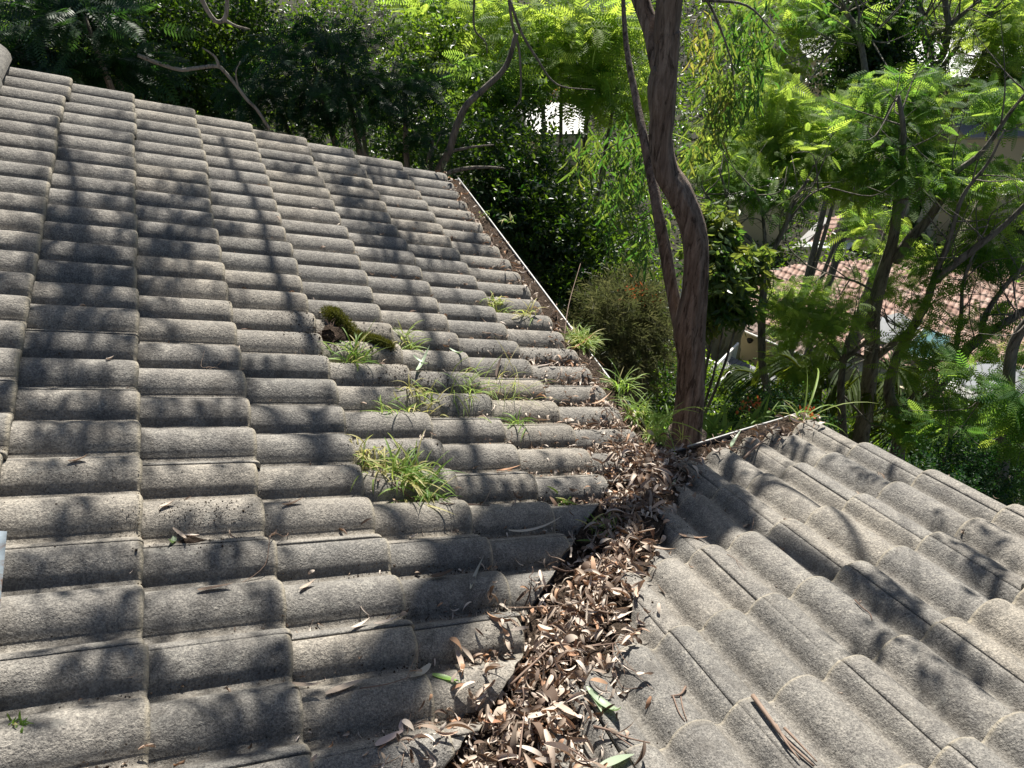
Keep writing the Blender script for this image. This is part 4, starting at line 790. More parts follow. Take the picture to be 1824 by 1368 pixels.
jac('jacaranda_tree', 'thickest feathery grey tree, leaning up to the right with a strong side branch', [([(1530, 800), (1540, 740), (1553, 640), (1556, 560), (1572, 490), (1590, 430), (1598, 370), (1602, 300), (1610, 240), (1600, 170)], .23, .04), ([(1594, 465), (1622, 425), (1650, 395), (1680, 350), (1700, 310), (1750, 270), (1800, 200), (1840, 150)], .13, .02), ([(1556, 640), (1590, 612), (1620, 590), (1640, 570)], .10, .08), ([(1602, 300), (1580, 270), (1560, 240)], .05, .02), ([(1545, 600), (1530, 570), (1500, 560), (1470, 570)], .05, .02), ([(1560, 520), (1520, 500), (1480, 490), (1420, 465)], .035, .012)],
    [(1560, 230, 90, 40, 230, 9.6, GT), (1610, 160, 60, 40, 120, 10., GT), (1650, 310, 80, 36, 170, 9.2, GT), (1540, 300, 60, 20, 60, 9.2, BT), (1560, 420, 36, 34, 70, 9.8, BT), (1545, 500, 40, 20, 40, 9.4), (1550, 375, 40, 16, 40, 10, BT), (1750, 300, 60, 40, 120, 9.6, GT), (1640, 470, 60, 30, 90, 9.8, BT), (1480, 540, 60, 22, 70, 8.8), (1420, 525, 50, 18, 50, 8.8, BT), (1450, 600, 50, 26, 70, 8.6), (1790, 190, 50, 50, 110, 10, GT), (1500, 200, 40, 30, 60, 10, BT)], 9.2)
jac('jacaranda_tree', 'grey tree splitting low into two long leaning limbs, beside the thickest feathery tree', [([(1595, 830), (1604, 780), (1612, 745)], .20, .17), ([(1612, 750), (1590, 720), (1584, 690), (1600, 630), (1625, 585), (1648, 545), (1662, 505), (1670, 480), (1690, 430), (1715, 350), (1760, 290), (1790, 230)], .15, .015), ([(1614, 748), (1650, 715), (1690, 665), (1720, 625), (1750, 600), (1790, 575), (1840, 545)], .16, .07), ([(1700, 655), (1704, 610), (1712, 560), (1716, 500), (1740, 440), (1760, 400)], .07, .012), ([(1665, 500), (1700, 470), (1740, 440), (1790, 400), (1840, 350)], .10, .04), ([(1748, 600), (1756, 560), (1790, 510), (1840, 460)], .07, .04), ([(1605, 730), (1640, 690), (1665, 675)], .06, .03), ([(1590, 690), (1610, 600), (1600, 580), (1580, 570)], .03, .01)],
    [(1710, 470, 60, 34, 110, 8.8, GT), (1780, 440, 60, 50, 150, 9., GT), (1660, 600, 50, 26, 70, 8.4, BT), (1740, 560, 50, 20, 50, 8.6), (1790, 640, 40, 26, 60, 8.6), (1640, 520, 40, 20, 40, 8.4, BT), (1810, 340, 40, 30, 70, 9), (1650, 640, 40, 16, 34, 8.2, BT), (1750, 380, 50, 22, 60, 9.2, BT), (1690, 780, 80, 36, 170, 8.2, GT), (1640, 760, 30, 30, 50, 8.6, BT), (1720, 720, 40, 16, 40, 7.8), (1620, 650, 30, 18, 30, 8.2, BT)], 8.6)
jac('jacaranda_tree', 'dark upright tree at the right edge with a bare crooked branch reaching left', [([(1778, 900), (1784, 840), (1790, 780), (1796, 700), (1800, 640), (1812, 600), (1840, 560)], .13, .09), ([(1800, 805), (1770, 815), (1740, 822), (1710, 812), (1685, 815), (1655, 840)], .05, .03), ([(1740, 820), (1758, 795), (1780, 780), (1800, 770)], .03, .015), ([(1800, 850), (1780, 890), (1760, 910)], .06, .05), ([(1796, 700), (1770, 690), (1745, 705), (1740, 725)], .02, .008)],
    [(1810, 760, 36, 40, 80, 6.8, GT), (1800, 850, 40, 40, 80, 7.4, GT), (1740, 660, 40, 18, 36, 7.4, GT), (1815, 700, 30, 30, 50, 6.8, GT)], 7.2)
jac('jacaranda_tree', 'far tree at the upper right whose pale trunk splits into a candelabra of bare limbs', [([(1650, 230), (1655, 190), (1662, 150), (1662, 120)], .42, .40), ([(1660, 125), (1652, 80), (1642, 50), (1638, 20), (1630, -20)], .27, .17), ([(1662, 120), (1680, 95), (1690, 50), (1686, 20), (1680, -20)], .25, .14), ([(1690, 50), (1660, 62), (1658, 80)], .14, .10), ([(1690, 48), (1715, 25), (1745, 0)], .14, .08), ([(1672, 130), (1700, 90), (1735, 60), (1775, 10)], .14, .07), ([(1755, 70), (1752, 100), (1735, 130), (1728, 150), (1700, 170), (1690, 175)], .14, .1), ([(1690, 178), (1720, 195), (1750, 215), (1770, 240)], .2, .17), ([(1690, 178), (1680, 140)], .05, .03), ([(1640, 60), (1650, 20)], .06, .03)],
    [(1600, 30, 60, 36, 90, 26.5, BT), (1720, 60, 60, 40, 70, 27, BT), (1790, 60, 60, 70, 200, 26, BT), (1700, 150, 40, 24, 40, 27, BT), (1800, 150, 40, 50, 130, 26, GT), (1640, 260, 60, 26, 70, 25, BT), (1740, 170, 30, 30, 30, 27, BT), (1760, -10, 90, 40, 100, 28, BT)], 26)
jac('jacaranda_tree', 'slim far tree with a thin pale fork near the top edge', [([(1556, 240), (1550, 190), (1543, 140), (1534, 85), (1525, 50), (1508, 25), (1495, 15)], .2, .10), ([(1535, 85), (1555, 60), (1580, 40)], .06, .03), ([(1528, 60), (1530, 20), (1520, -10)], .07, .03), ([(1534, 82), (1500, 75), (1470, 70)], .04, .015)],
    [(1500, 20, 80, 36, 150, 23, GT), (1450, 60, 50, 26, 70, 23, BT), (1580, 150, 40, 30, 40, 22, BT), (1420, 0, 70, 36, 110, 24, BT), (1400, 100, 40, 26, 50, 23, BT), (1530, 190, 60, 20, 60, 22, GT)], 22)
jac('olive_tree', 'small pale-barked tree between the forked trees, low behind the roof verge', [([(1505, 800), (1500, 740), (1498, 690), (1502, 650), (1512, 600)], .11, .07), ([(1502, 650), (1480, 610), (1455, 600), (1430, 600)], .05, .02), ([(1505, 640), (1540, 610), (1560, 585)], .06, .03), ([(1498, 700), (1560, 760), (1580, 720)], .03, .02)],
    [(1440, 570, 60, 30, 110, 8.2), (1500, 560, 50, 26, 80, 8.2, BT), (1420, 640, 40, 24, 60, 8, BT), (1400, 560, 40, 22, 50, 8, BT)], 8.6, group=None)
# far crowns closing the view
def bush(name, label, cat, blobs, tm, mode, leafm, d0, bk='grey_bark', sc=(.8, 1.3), group=None, depth=None, stem=True, top=(), foot=None, sr=.10):
    x, y = foot or blobs[0][:2]; P0 = at(x, y, blobs[0][5] if len(blobs[0]) > 5 else d0); zg = float(gz(P0[0], P0[1])); e = tree(name, label, cat, (P0[0], P0[1], zg), group); cr = Crown(); mb = MB()
    for b in blobs:
        x, y, rx, ry, k = b[:5]; d = b[5] if len(b) > 5 else d0; tn = b[6] if len(b) > 6 else (.2, .8); pblob(cr, x, y, rx, ry, d, k, tm, mode, sc, tn, depth); c = at(x, y, d)
        if stem: V, F = tube([np.array([P0[0], P0[1], zg]), (np.array([P0[0], P0[1], zg]) * .45 + c * .55) + np.array([.2, 0, 0]), c], [sr, sr * .6, sr * .2], 7, .12); mb.add(V, F)
    for (x, y, d, lam, R, k) in top: cr.blob(at(x, y, d) + SUN * lam, (R, R, R * .5), k, SP, 'leaf', (1.4, 2.2), (0, .5))  # extra unseen leaf clumps, added sunward to shade the crown below
    cr.build(leafm, e, 'crown' if cat == 'tree' else 'leaves')
    if stem: mb.build('trunk' if cat == 'tree' else 'stems', M[bk], e, True)
    return e
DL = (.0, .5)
gF = 'dark leafy trees massed behind the roof'
bush('leafy_tree', 'dark fern-leaved tree filling the top left corner above the roof', 'tree', [(70, 60, 120, 60, 420, 8, DL), (150, 30, 90, 40, 260, 7.6, (.3, .8)), (60, 110, 80, 24, 150, 7.6, DL), (200, 110, 80, 36, 200, 8, DL)], FR, 'frond', 'fern_leaf', 8, sc=(.6, 1.0), group=gF, top=((90, 80, 8, 4., 1.5, 330), (220, 120, 8.4, 4.2, 1.1, 200)))
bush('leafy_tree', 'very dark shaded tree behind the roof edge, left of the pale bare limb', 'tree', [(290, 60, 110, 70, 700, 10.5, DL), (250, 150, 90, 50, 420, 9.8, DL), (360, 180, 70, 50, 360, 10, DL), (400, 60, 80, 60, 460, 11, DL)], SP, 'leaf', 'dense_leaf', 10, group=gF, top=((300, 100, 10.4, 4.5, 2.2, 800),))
bush('leafy_tree', 'broad dark feathery tree over the middle of the roof edge', 'tree', [(560, 120, 130, 70, 520, 8.6, DL), (640, 200, 110, 50, 340, 8.4, DL), (500, 200, 80, 50, 230, 8.6, DL), (720, 150, 70, 50, 220, 8.6, (.2, .7)), (600, 60, 80, 40, 190, 9, DL), (770, 250, 40, 40, 70, 8.2, DL), (430, 160, 50, 50, 120, 8.8, DL)], FR, 'frond', 'fern_leaf', 8.6, sc=(.55, .9), group=gF, top=((560, 140, 8.6, 4., 1.6, 520), (690, 190, 8.4, 4.2, 1.2, 260), (440, 170, 8.6, 4.2, 1.2, 240)))
bush('leafy_tree', 'tree with bright yellow-green backlit leaves at the top, left of the gum trunk', 'tree', [(960, 60, 110, 60, 420, 12, BT), (1060, 60, 80, 60, 340, 12, BT), (1100, 150, 50, 70, 220, 12, BT), (860, 60, 70, 50, 220, 12.5, BT), (1000, 150, 80, 46, 200, 11.6, (.2, .8)), (790, 30, 70, 40, 190, 13, (.3, 1.)), (860, 150, 60, 50, 190, 10.5, (.1, .6))], FR, 'frond', 'jacaranda_leaf', 12, sc=(1., 1.6), group=gF)
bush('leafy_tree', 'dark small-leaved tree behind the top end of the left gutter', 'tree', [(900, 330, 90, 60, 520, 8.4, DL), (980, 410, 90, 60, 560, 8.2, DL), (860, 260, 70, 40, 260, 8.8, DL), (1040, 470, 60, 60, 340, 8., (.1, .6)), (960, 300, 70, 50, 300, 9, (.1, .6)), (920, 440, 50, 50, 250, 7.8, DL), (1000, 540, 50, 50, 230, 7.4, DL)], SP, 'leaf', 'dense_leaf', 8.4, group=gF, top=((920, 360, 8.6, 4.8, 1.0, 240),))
bush('leafy_tree', 'mid green tree behind the pale bare branches over the roof edge', 'tree', [(820, 230, 70, 60, 300, 11, (.2, .8)), (700, 230, 60, 36, 160, 11, DL), (900, 190, 70, 40, 240, 10.4, (.2, .8)), (760, 90, 60, 60, 220, 12, (.2, .9))], SP, 'leaf', 'dense_leaf', 11, sc=(1., 1.5), group=gF)
bush('leafy_tree', 'yellow-green shrubby tree seen between the two stems of the gum', 'tree', [(1080, 430, 50, 40, 240, 10.5, (.5, 1)), (1120, 480, 40, 40, 170, 10.5, (.4, 1)), (1150, 540, 30, 40, 110, 10, (.3, 1)), (1060, 380, 60, 30, 200, 11, (.2, .8))], SP, 'leaf', 'dense_leaf', 10.5, group=gF)
bush('broadleaf_tree', 'glossy broad-leaved tree hanging right beside the gum trunk', 'tree', [(1290, 450, 46, 60, 190, 7.2, (.1, .6)), (1300, 525, 42, 40, 130, 7.2, (.0, .4)), (1270, 400, 36, 40, 90, 7.4, (.3, .7)), (1268, 575, 20, 22, 16, 7.2, (.4, .7)), (1340, 470, 24, 40, 60, 7.4, (.1, .6))], SPB, 'hang', 'gum_leaf', 7.2, sc=(.7, 1.05), foot=(1222, 560), sr=.03)
bush('dark_cypress', 'almost black conifer in the gap between the far pale roofs', 'tree', [(1560, 60, 50, 70, 520, 24, (0, .2)), (1590, 140, 60, 50, 420, 24, (0, .2)), (1520, 130, 50, 50, 330, 24, (0, .2)), (1540, 10, 60, 40, 300, 24, (0, .2))], SP, 'leaf', 'dense_leaf', 24, sc=(1.8, 2.6))
bush('needle_bush', 'fine needle-leaved bush with pinkish flower spikes below the left gutter', 'bush', [(1110, 560, 60, 50, 330, 6.6), (1130, 620, 60, 50, 300, 6.4), (1070, 590, 40, 40, 170, 6.6), (1150, 580, 30, 40, 120, 6.6)], FINE, 'leaf', 'needle_leaf', 6.6, sc=(.7, 1.1), depth=.4)
gU = 'leafy shrubs on the slope below the house'
bush('shrub', 'dark shrub below the left gutter behind the gum trunk', 'shrub', [(1120, 700, 60, 50, 240, 7, (0, .4)), (1180, 700, 50, 50, 180, 7.4, (0, .4)), (1060, 640, 40, 40, 120, 7.2, (0, .4))], BL, 'leaf', 'dense_leaf', 7, sc=(.9, 1.5), group=gU, stem=False)
bush('shrub', 'bushy shrub with white-green leaves behind the verge at the lower right', 'shrub', [(1720, 860, 70, 30, 330, 6.6, (.0, .5)), (1700, 830, 40, 24, 140, 6.8, (.0, .4))], BL, 'leaf', 'fern_leaf', 6.6, sc=(.6, .9), group=gU, stem=False)
bush('shrub', 'sunlit shrub right beside the gum trunk, in front of the railing', 'shrub', [(1256, 668, 10, 20, 50, 8, (.6, 1)), (1250, 700, 10, 22, 40, 7.8, (.3, .8))], BL, 'leaf', 'dense_leaf', 8, sc=(.7, 1.1), group=gU, stem=False)
bush('flowering_shrub', 'bush with small orange-red flowers behind the right gutter', 'shrub', [(1340, 735, 50, 20, 170, 6.6, (.2, .8)), (1410, 730, 40, 20, 90, 6.6, (.2, .7))], BL, 'leaf', 'fern_leaf', 6.6, sc=(.6, .9), stem=False)

# ------------------------------------------------------------ bare limbs seen over the roof edge
def bare(label, limbs, d, name='dead_branch', m_='pale_bark'):
    mb = MB()
    for pts, a, b in limbs: limb(mb, pts, d, a, b, 7, .15)
    tag(mb.build(name, M[m_], None, True), label, 'branch')
bare('pale bare limb slanting down to the roof edge, left of the middle', [([(245, 98), (280, 112), (320, 124), (345, 122), (385, 118), (400, 128), (425, 158), (440, 178), (458, 196), (480, 230)], .035, .03), ([(425, 160), (420, 130), (428, 110)], .02, .008), ([(390, 118), (382, 100), (360, 85)], .03, .01)], 7.6)
bare('pale crooked branch with a bend hanging into the top edge, left of the middle', [([(355, -10), (370, 20), (385, 38), (398, 36), (404, 20), (404, -10)], .035, .03), ([(400, 36), (420, 46), (445, 52)], .03, .01), ([(385, 38), (378, 40)], .02, .01)], 6.6)
bare('thin grey branch hanging down from the top edge left of the gum tree', [([(905, -20), (912, 40), (925, 90), (928, 160), (925, 180), (915, 195)], .03, .012), ([(908, 0), (930, 60), (960, 110), (980, 140), (1005, 155), (1060, 160)], .03, .01), ([(845, -10), (845, 50), (865, 75), (868, 95)], .022, .01)], 7.4, m_='grey_bark')
bare('grey limb curving behind the top end of the left gutter', [([(780, 305), (800, 270), (812, 230), (830, 190), (860, 160), (900, 120), (920, 60)], .09, .05), ([(790, 310), (830, 300), (870, 298), (900, 300)], .06, .02), ([(800, 270), (840, 262), (880, 258)], .04, .015), ([(760, 290), (765, 270), (775, 262), (785, 240)], .02, .01)], 8, name='leaning_limb', m_='grey_bark')

# ------------------------------------------------------------ undergrowth on the slope and the wood behind
def undergrowth():
    r = np.random.default_rng(5); cr = Crown(); k = 27000; d = 7 + 95 * r.random(k) ** 1.5; px_ = r.uniform(-250, 2050, k); P = np.empty((k, 3))
    for i in range(k):
        r_ = ray(px_[i], 300); h = math.hypot(r_[0], r_[1]); x, y = CAM[0] + r_[0] / h * d[i], CAM[1] + r_[1] / h * d[i]; P[i] = (x, y, 0)
    P[:, 2] = gz(P[:, 0], P[:, 1]) + r.random(k) ** .8 * (1. + 3.2 * fbm(P[:, 0] * .22, P[:, 1] * .22, 3, 8) ** 1.6 + np.clip((d - 26) / 30, 0, 1) * 3.0)
    hgt = P[:, 2] - gz(P[:, 0], P[:, 1]); P[:, 2] = gz(P[:, 0], P[:, 1]) + hgt * np.where((px_ > 1225) & (px_ < 1680) & (d < 50), .06, np.where(px_ > 1400, .35, 1.))
    keep = (fbm(P[:, 0] * .8, P[:, 1] * .8, 2, 19) > .2); P, d = P[keep], d[keep]; k = len(P)
    cr.put(SP, P, unit(r.normal(0, 1, (k, 3)) + np.array([0, 0, .6])), r.normal(0, .6, (k, 3)) + np.array([0, 0, 1.]), (1.3 + d * .055) * r.uniform(.7, 1.3, k), np.clip(fbm(P[:, 0] * .5, P[:, 1] * .5, 2, 3) * 1.3 - .2 + r.normal(0, .15, k), 0, 1))
    o = obj('undergrowth', np.concatenate(cr.V), np.concatenate(cr.F), M['dense_leaf'], None, {'tint': np.concatenate(cr.T)}); tag(o, 'tangled green undergrowth and far wood covering the slope', 'undergrowth', kind='stuff')
undergrowth()

# ------------------------------------------------------------ the neighbour's house below
AZ = lambda a: np.array([math.sin(R_(a)), math.cos(R_(a)), 0.])
A0 = at(1312, 582, 26.0); EV, OUT = AZ(150), AZ(240)          # eave direction, outward (towards us)
def on_roof_plane(pts, p0, n): return [onplane(x, y, p0, n) for x, y in pts]
def pnorm(up_az, pitch): return -AZ(up_az) * math.sin(R_(pitch)) + np.array([0, 0, math.cos(R_(pitch))])
def inpoly(px_, py_, poly):
    c = np.zeros(px_.shape, bool); n = len(poly)
    for i in range(n):
        x0, y0 = poly[i]; x1, y1 = poly[(i + 1) % n]; m = ((y0 > py_) != (y1 > py_)); c ^= m & (px_ < (x1 - x0) * (py_ - y0) / ((y1 - y0) + 1e-12) + x0)
    return c
def barrel_roof(name, poly3, n, up_az, m_, parent, roll=.2, course=.32, amp=.035, step=.03, mode='sin'):
    u_ = AZ(up_az); cdir = unit(np.cross(u_, n)); up = unit(np.cross(n, cdir)); 
    if up @ u_ < 0: up = -up
    o = np.array(poly3[0]); Q = [(float((p - o) @ cdir), float((p - o) @ up)) for p in map(np.array, poly3)]; xs = [q[0] for q in Q]; ys = [q[1] for q in Q]
    du, dv = roll / 6, course / 4; U = np.arange(min(xs), max(xs) + du, du); Vv = np.arange(min(ys), max(ys) + dv, dv); UU, VV = np.meshgrid(U, Vv, indexing='ij')
    H = amp * (np.abs(np.sin(np.pi * UU / roll)) if mode == 'sin' else (np.mod(UU / roll, 1) < .25) * 1.) - step * np.mod(VV / course, .9999) + .006 * (fbm(UU * 5, VV * 3, 2, 5) - .5)
    P = o + UU[..., None] * cdir + VV[..., None] * up + H[..., None] * n; a, b = UU.shape; i = (np.arange(a - 1)[:, None] * b + np.arange(b - 1)).ravel(); F = np.c_[i, i + b, i + b + 1, i + 1]
    cu = (UU[:-1, :-1] + du / 2).ravel(); cv = (VV[:-1, :-1] + dv / 2).ravel(); F = F[inpoly(cu, cv, Q)]; used, inv = np.unique(F, return_inverse=True)
    return obj(name, P.reshape(-1, 3)[used], inv.reshape(F.shape), M[m_], parent)
def neighbour():
    e = empty('neighbour_house', (A0[0] + 3, A0[1] - 1, float(gz(A0[0] + 3, A0[1] - 1)))); tag(e, 'terracotta tiled house with cream walls on the slope below, right of the gum', 'house')
    n = pnorm(60, 22); p0 = A0 - OUT * 1.2 + np.array([0, 0, .45]); P = on_roof_plane([(1338, 566), (1326, 520), (1345, 488), (1420, 470), (1560, 462), (1700, 452), (1850, 480), (1850, 740), (1700, 668), (1560, 640), (1430, 602)], p0, n); barrel_roof('roof', P, n, 60, 'terracotta', e)['label'] = 'terracotta barrel tiled main roof'
    mb = MB().prism([p - n * .10 for p in P], n, .06); mb.build('roof_underlay', M['timber'], e)
    # low brown tiled skirt roof along the eave
    def skirt(x0, x1, w_=1.5):
        a = onplane(*x0, A0, (0, 0, 1)); b = onplane(*x1, A0, (0, 0, 1)); n2 = pnorm(60, 15); P2 = [a, b, b - OUT * w_ + np.array([0, 0, w_ * math.tan(R_(15))]), a - OUT * w_ + np.array([0, 0, w_ * math.tan(R_(15))])]; barrel_roof('skirt_roof', P2, n2, 60, 'brown_tile', e, .2, .32, .03); mb = MB().prism([p - n2 * .08 for p in P2], n2, .05); mb.build('skirt_underlay', M['timber'], e)
        mb = MB(); mb.bar(a + OUT * .03 - np.array([0, 0, .07]), b + OUT * .03 - np.array([0, 0, .07]), .045, 8); mb.build('gutter', M['white_paint'], e); return a, b
    a, _ = skirt((1306, 578), (1440, 634)); c, b = skirt((1640, 700), (1800, 770))
    # walls
    L = (b - a) @ EV; mb = MB(); ca = a - OUT * 2.2 + EV * L / 2; zg = -22.; mb.box((ca[0], ca[1], (A0[2] - .16 + zg) / 2), (3.6, L + .2, A0[2] - .16 - zg), -R_(150)); mb.build('wall', M['cream_wall'], e)
    wp = a - OUT * .395
    for (q, lab) in ((((1640, 712), (1668, 724), (1664, 748), (1634, 736)), 'left window'), (((1674, 722), (1702, 734), (1698, 758), (1670, 746)), 'right window'), (((1700, 770), (1738, 786), (1730, 812), (1696, 798)), 'dark arched opening')):
        pp = [onplane(x, y, wp, OUT) for x, y in q]; mb = MB().prism(pp, OUT, .03); w_ = mb.build('window', M['dark_glass'], e); fr = MB()
        for i in range(4): fr.bar(pp[i], pp[(i + 1) % 4], .05, 4)
        fr.build('window_frame', M['white_paint'], w_)
    # sheets and skylights set on the roof
    for (poly, m_, h, nm) in (([(1646, 584), (1693, 600), (1690, 618), (1652, 640), (1624, 634), (1612, 622)], 'teal_glass', .14, 'glass_roof'), ([(1546, 570), (1604, 556), (1640, 582), (1606, 620), (1566, 606)], 'white_roof', .10, 'white_sheet_roof'), ([(1690, 676), (1716, 650), (1770, 638), (1850, 665), (1850, 752), (1782, 722)], 'white_roof', .22, 'white_sheet_roof')):
        PP = on_roof_plane(poly, p0 + n * h, n); g = MB().prism(PP, n, .04).build(nm, M[m_], e)
        if nm == 'glass_roof':
            fr = MB()
            for i in range(len(PP)): fr.bar(PP[i], PP[(i + 1) % len(PP)], .03, 6)
            fr.bar(PP[0] * .5 + PP[1] * .5, PP[3] * .5 + PP[4] * .5, .015, 4); fr.build('frame', M['gutter_metal'], g)
    PP = on_roof_plane([(1682, 672), (1784, 722), (1780, 736), (1676, 688)], p0 + n * .30, n); mb = MB().prism(PP, n, .10); mb.build('white_box_gutter', M['white_paint'], e)
    # hanging pot on the end wall
    c0 = onplane(1336, 606, wp + OUT * .35, OUT); h = empty('hanging_pot', c0); tag(h, 'small black plant pot hanging from the eave against the cream wall', 'pot')
    V, F = tube([c0 + np.array([0, 0, -.13]), c0 + np.array([0, 0, -.09]), c0, c0 + np.array([0, 0, .02])], [.05, .09, .13, .135], 14, 0, 3); obj('pot', V, F, M['black_plastic'], h, None, True)
    mb = MB()
    for k in range(3): mb.bar(c0 + np.array([math.cos(k * 2.1) * .12, math.sin(k * 2.1) * .12, 0]), c0 + np.array([0, 0, .42]), .004, 4)
    mb.build('hanger', M['dark_metal'], h)
neighbour()
def second_house():
    p0 = at(1420, 480, 38.); n = pnorm(20, 16); e = empty('far_house', (p0[0], p0[1], float(gz(p0[0], p0[1])))); tag(e, 'second red tiled roof with a large white skylight sheet, farther back between the trees', 'house')
    P = on_roof_plane([(1374, 500), (1376, 478), (1468, 390), (1510, 380), (1620, 400), (1640, 500), (1560, 530)], p0, n); barrel_roof('roof', P, n, 20, 'terracotta', e, .22, .34, .02, .03)
    P = on_roof_plane([(1368, 484), (1380, 470), (1468, 384), (1476, 392), (1386, 482)], p0 + n * .10, n); MB().prism(P, n, .14).build('barge_flashing', M['soffit'], e)
    P = on_roof_plane([(1380, 490), (1440, 431), (1526, 428), (1500, 458), (1478, 480), (1450, 494)], p0 + n * .12, n); s_ = MB().prism(P, n, .05).build('skylight', M['skylight_sheet'], e); fr = MB()
    for q in (((1420, 450), (1508, 449)), ((1404, 470), (1486, 469)), ((1454, 450), (1455, 492))): a, b = on_roof_plane(q, p0 + n * .13, n); fr.bar(a, b, .02, 4)
    fr.build('glazing_bar', M['gutter_metal'], s_)
    a, b = on_roof_plane([(1535, 392), (1592, 406)], p0 + n * .5, n); mb = MB(); mb.bar(a, b, .05, 6); mb.build('blue_rail', M['gutter_metal'], e)
    c = np.mean(on_roof_plane([(1400, 490), (1600, 490), (1500, 400)], p0, n), 0); mb = MB().box((c[0] + .5, c[1] + .5, c[2] - 3.6), (8, 8, 6), -R_(20)); mb.build('wall', M['cream_wall'], e)
second_house()
def shed(name, label, poly, d, up_az, pitch, m_, roll=.25, amp=.02, mode='sin', cat='house', wall='cream_wall'):
    p0 = at(*poly[0], d); n = pnorm(up_az, pitch); P = on_roof_plane(poly, p0, n); c = np.mean(P, 0); e = empty(name, (c[0], c[1], float(gz(c[0], c[1])))); tag(e, label, cat); barrel_roof('roof', P, n, up_az, m_, e, roll, 50, amp, 0, mode); MB().prism([p - n * .04 for p in P], n, .12).build('roof_edge', M['gutter_metal'], e)
    lo = [c + (p - c) * .86 - np.array([0, 0, .2]) for p in P]; zg = float(gz(c[0], c[1])) - 1; k = len(P); V = lo + [np.array([p[0], p[1], zg]) for p in lo]; MB().add(np.array(V), [(i, (i + 1) % k, (i + 1) % k + k, i + k) for i in range(k)]).build('wall', M[wall], e); return e
shed('far_house', 'white corrugated roof at the top right, behind the candelabra tree', [(1622, 36), (1640, 28), (1742, 52), (1770, 90), (1712, 140), (1648, 118), (1626, 80)], 60, 150, 10, 'white_roof', .6, .06)
shed('far_house', 'pale grey ribbed roof near the right edge, below the top white roof', [(1692, 204), (1770, 160), (1850, 175), (1850, 240), (1720, 244)], 46, 100, 14, 'white_roof', .4, .05)
shed('far_house', 'bluish roof with wide ribs just under the top white roof', [(1690, 110), (1760, 80), (1830, 100), (1800, 150), (1700, 146)], 54, 150, 10, 'grey_roof', .6, .06)
shed('far_house', 'small piece of white roof at the top, between green crowns', [(1424, 70), (1480, 58), (1500, 90), (1440, 102), (1426, 90)], 62, 150, 10, 'white_roof', .5, .05)
shed('far_house', 'grey canopy roof glimpsed above the slender forked tree', [(1285, 338), (1330, 312), (1400, 316), (1416, 334), (1380, 356), (1300, 352)], 40, 110, 12, 'grey_roof', .4, .03)
shed('far_house', 'bluish grey roof glimpsed through leaves left of the gum tree', [(925, 205), (985, 180), (1050, 190), (1040, 236), (950, 240)], 40, 60, 15, 'grey_roof', .3, .04)
shed('far_house', 'small red-brown roof corner with a dark chimney left of the gum tree', [(890, 190), (925, 168), (940, 180), (930, 200), (900, 205)], 38, 60, 20, 'terracotta', .3, .04)
shed('garden_shed', 'white wall of a small building glimpsed left of the second gum stem', [(1225, 415), (1262, 400), (1275, 440), (1228, 448)], 26, 60, 20, 'white_roof', .3, .02, cat='shed', wall='white_paint')
shed('far_house', 'yellow-green lit flat roof behind the leaning limbs at the right', [(1740, 318), (1800, 308), (1840, 330), (1790, 346), (1745, 338)], 38, 100, 8, 'grey_roof', .4, .02)

# deck, stairs railing, rock face, pots
def deck():
    p0 = at(1300, 735, 19.5); P = [onplane(x, y, p0, (0, 0, 1)) for x, y in ((1268, 690), (1366, 668), (1400, 720), (1362, 742), (1288, 742), (1272, 716))]; e = empty('deck', p0); tag(e, 'small dark timber deck with boards below the white stair railing', 'deck'); MB().prism([p - np.array([0, 0, .03]) for p in P], (0, 0, 1), .15).build('deck_frame', M['timber'], e); mb = MB(); c = np.mean(P, 0)
    for k in range(-11, 12): v = AZ(70); s = AZ(160); q = c + s * .16 * k; mb.box((q[0], q[1], p0[2]), (.145, 3.6 - .05 * abs(k), .03), -R_(70))
    mb.build('deck_boards', M['deck_board'], e)
deck()
def railing(label, A, B, d0, d1, h, k, foot=True):
    a, b = at(*A, d0), at(*B, d1); e = empty('railing', (a + b) / 2 - np.array([0, 0, h])); tag(e, label, 'railing'); mb = MB(); mb.bar(a, b, .045, 8); mb.build('handrail', M['white_paint'], e); dn = np.array([0, 0, -h])
    mb = MB(); mb.bar(a + dn * .92, b + dn * .92, .025, 6); mb.build('bottom_rail', M['white_paint'], e); mb = MB()
    for i in range(k): q = a + (b - a) * (i + .5) / k; mb.bar(q, q + dn * .92, .012, 5)
    mb.build('balusters', M['white_paint'], e)
    for q in (a, b): mb = MB(); mb.bar(q + np.array([0, 0, .03]), q + dn * 1.05, .045, 6); mb.build('post', M['white_paint'], e)
railing('white stair handrail climbing to the cream wall', (1278, 649), (1314, 612), 20.6, 23., .95, 16)
railing('short level white railing running from the gum trunk to the stair foot', (1243, 633), (1277, 648), 21.2, 20.6, .95, 9)
railing('lower stair rail in half shade beside the deck', (1276, 684), (1300, 664), 19.0, 20.0, .8, 8)
def rock():
    n = 40; U, Vv = np.meshgrid(np.linspace(0, 1, n), np.linspace(0, 1, n), indexing='ij'); a, b = at(1236, 700, 24.2), at(1318, 640, 24.8); P = a + (b - a) * U[..., None]; P[..., 2] = P[..., 2] - .5 + Vv * 5.0; P += -OUT * ((fbm(U * 5, Vv * 7, 4, 3) - .5) * .7 - Vv * .6)[..., None]; i = (np.arange(n - 1)[:, None] * n + np.arange(n - 1)).ravel(); F = np.c_[i, i + n, i + n + 1, i + 1]
    tag(obj('rock_face', P.reshape(-1, 3), F, M['rock'], None), 'tan sandstone rock face behind the white railing', 'rock')
rock()
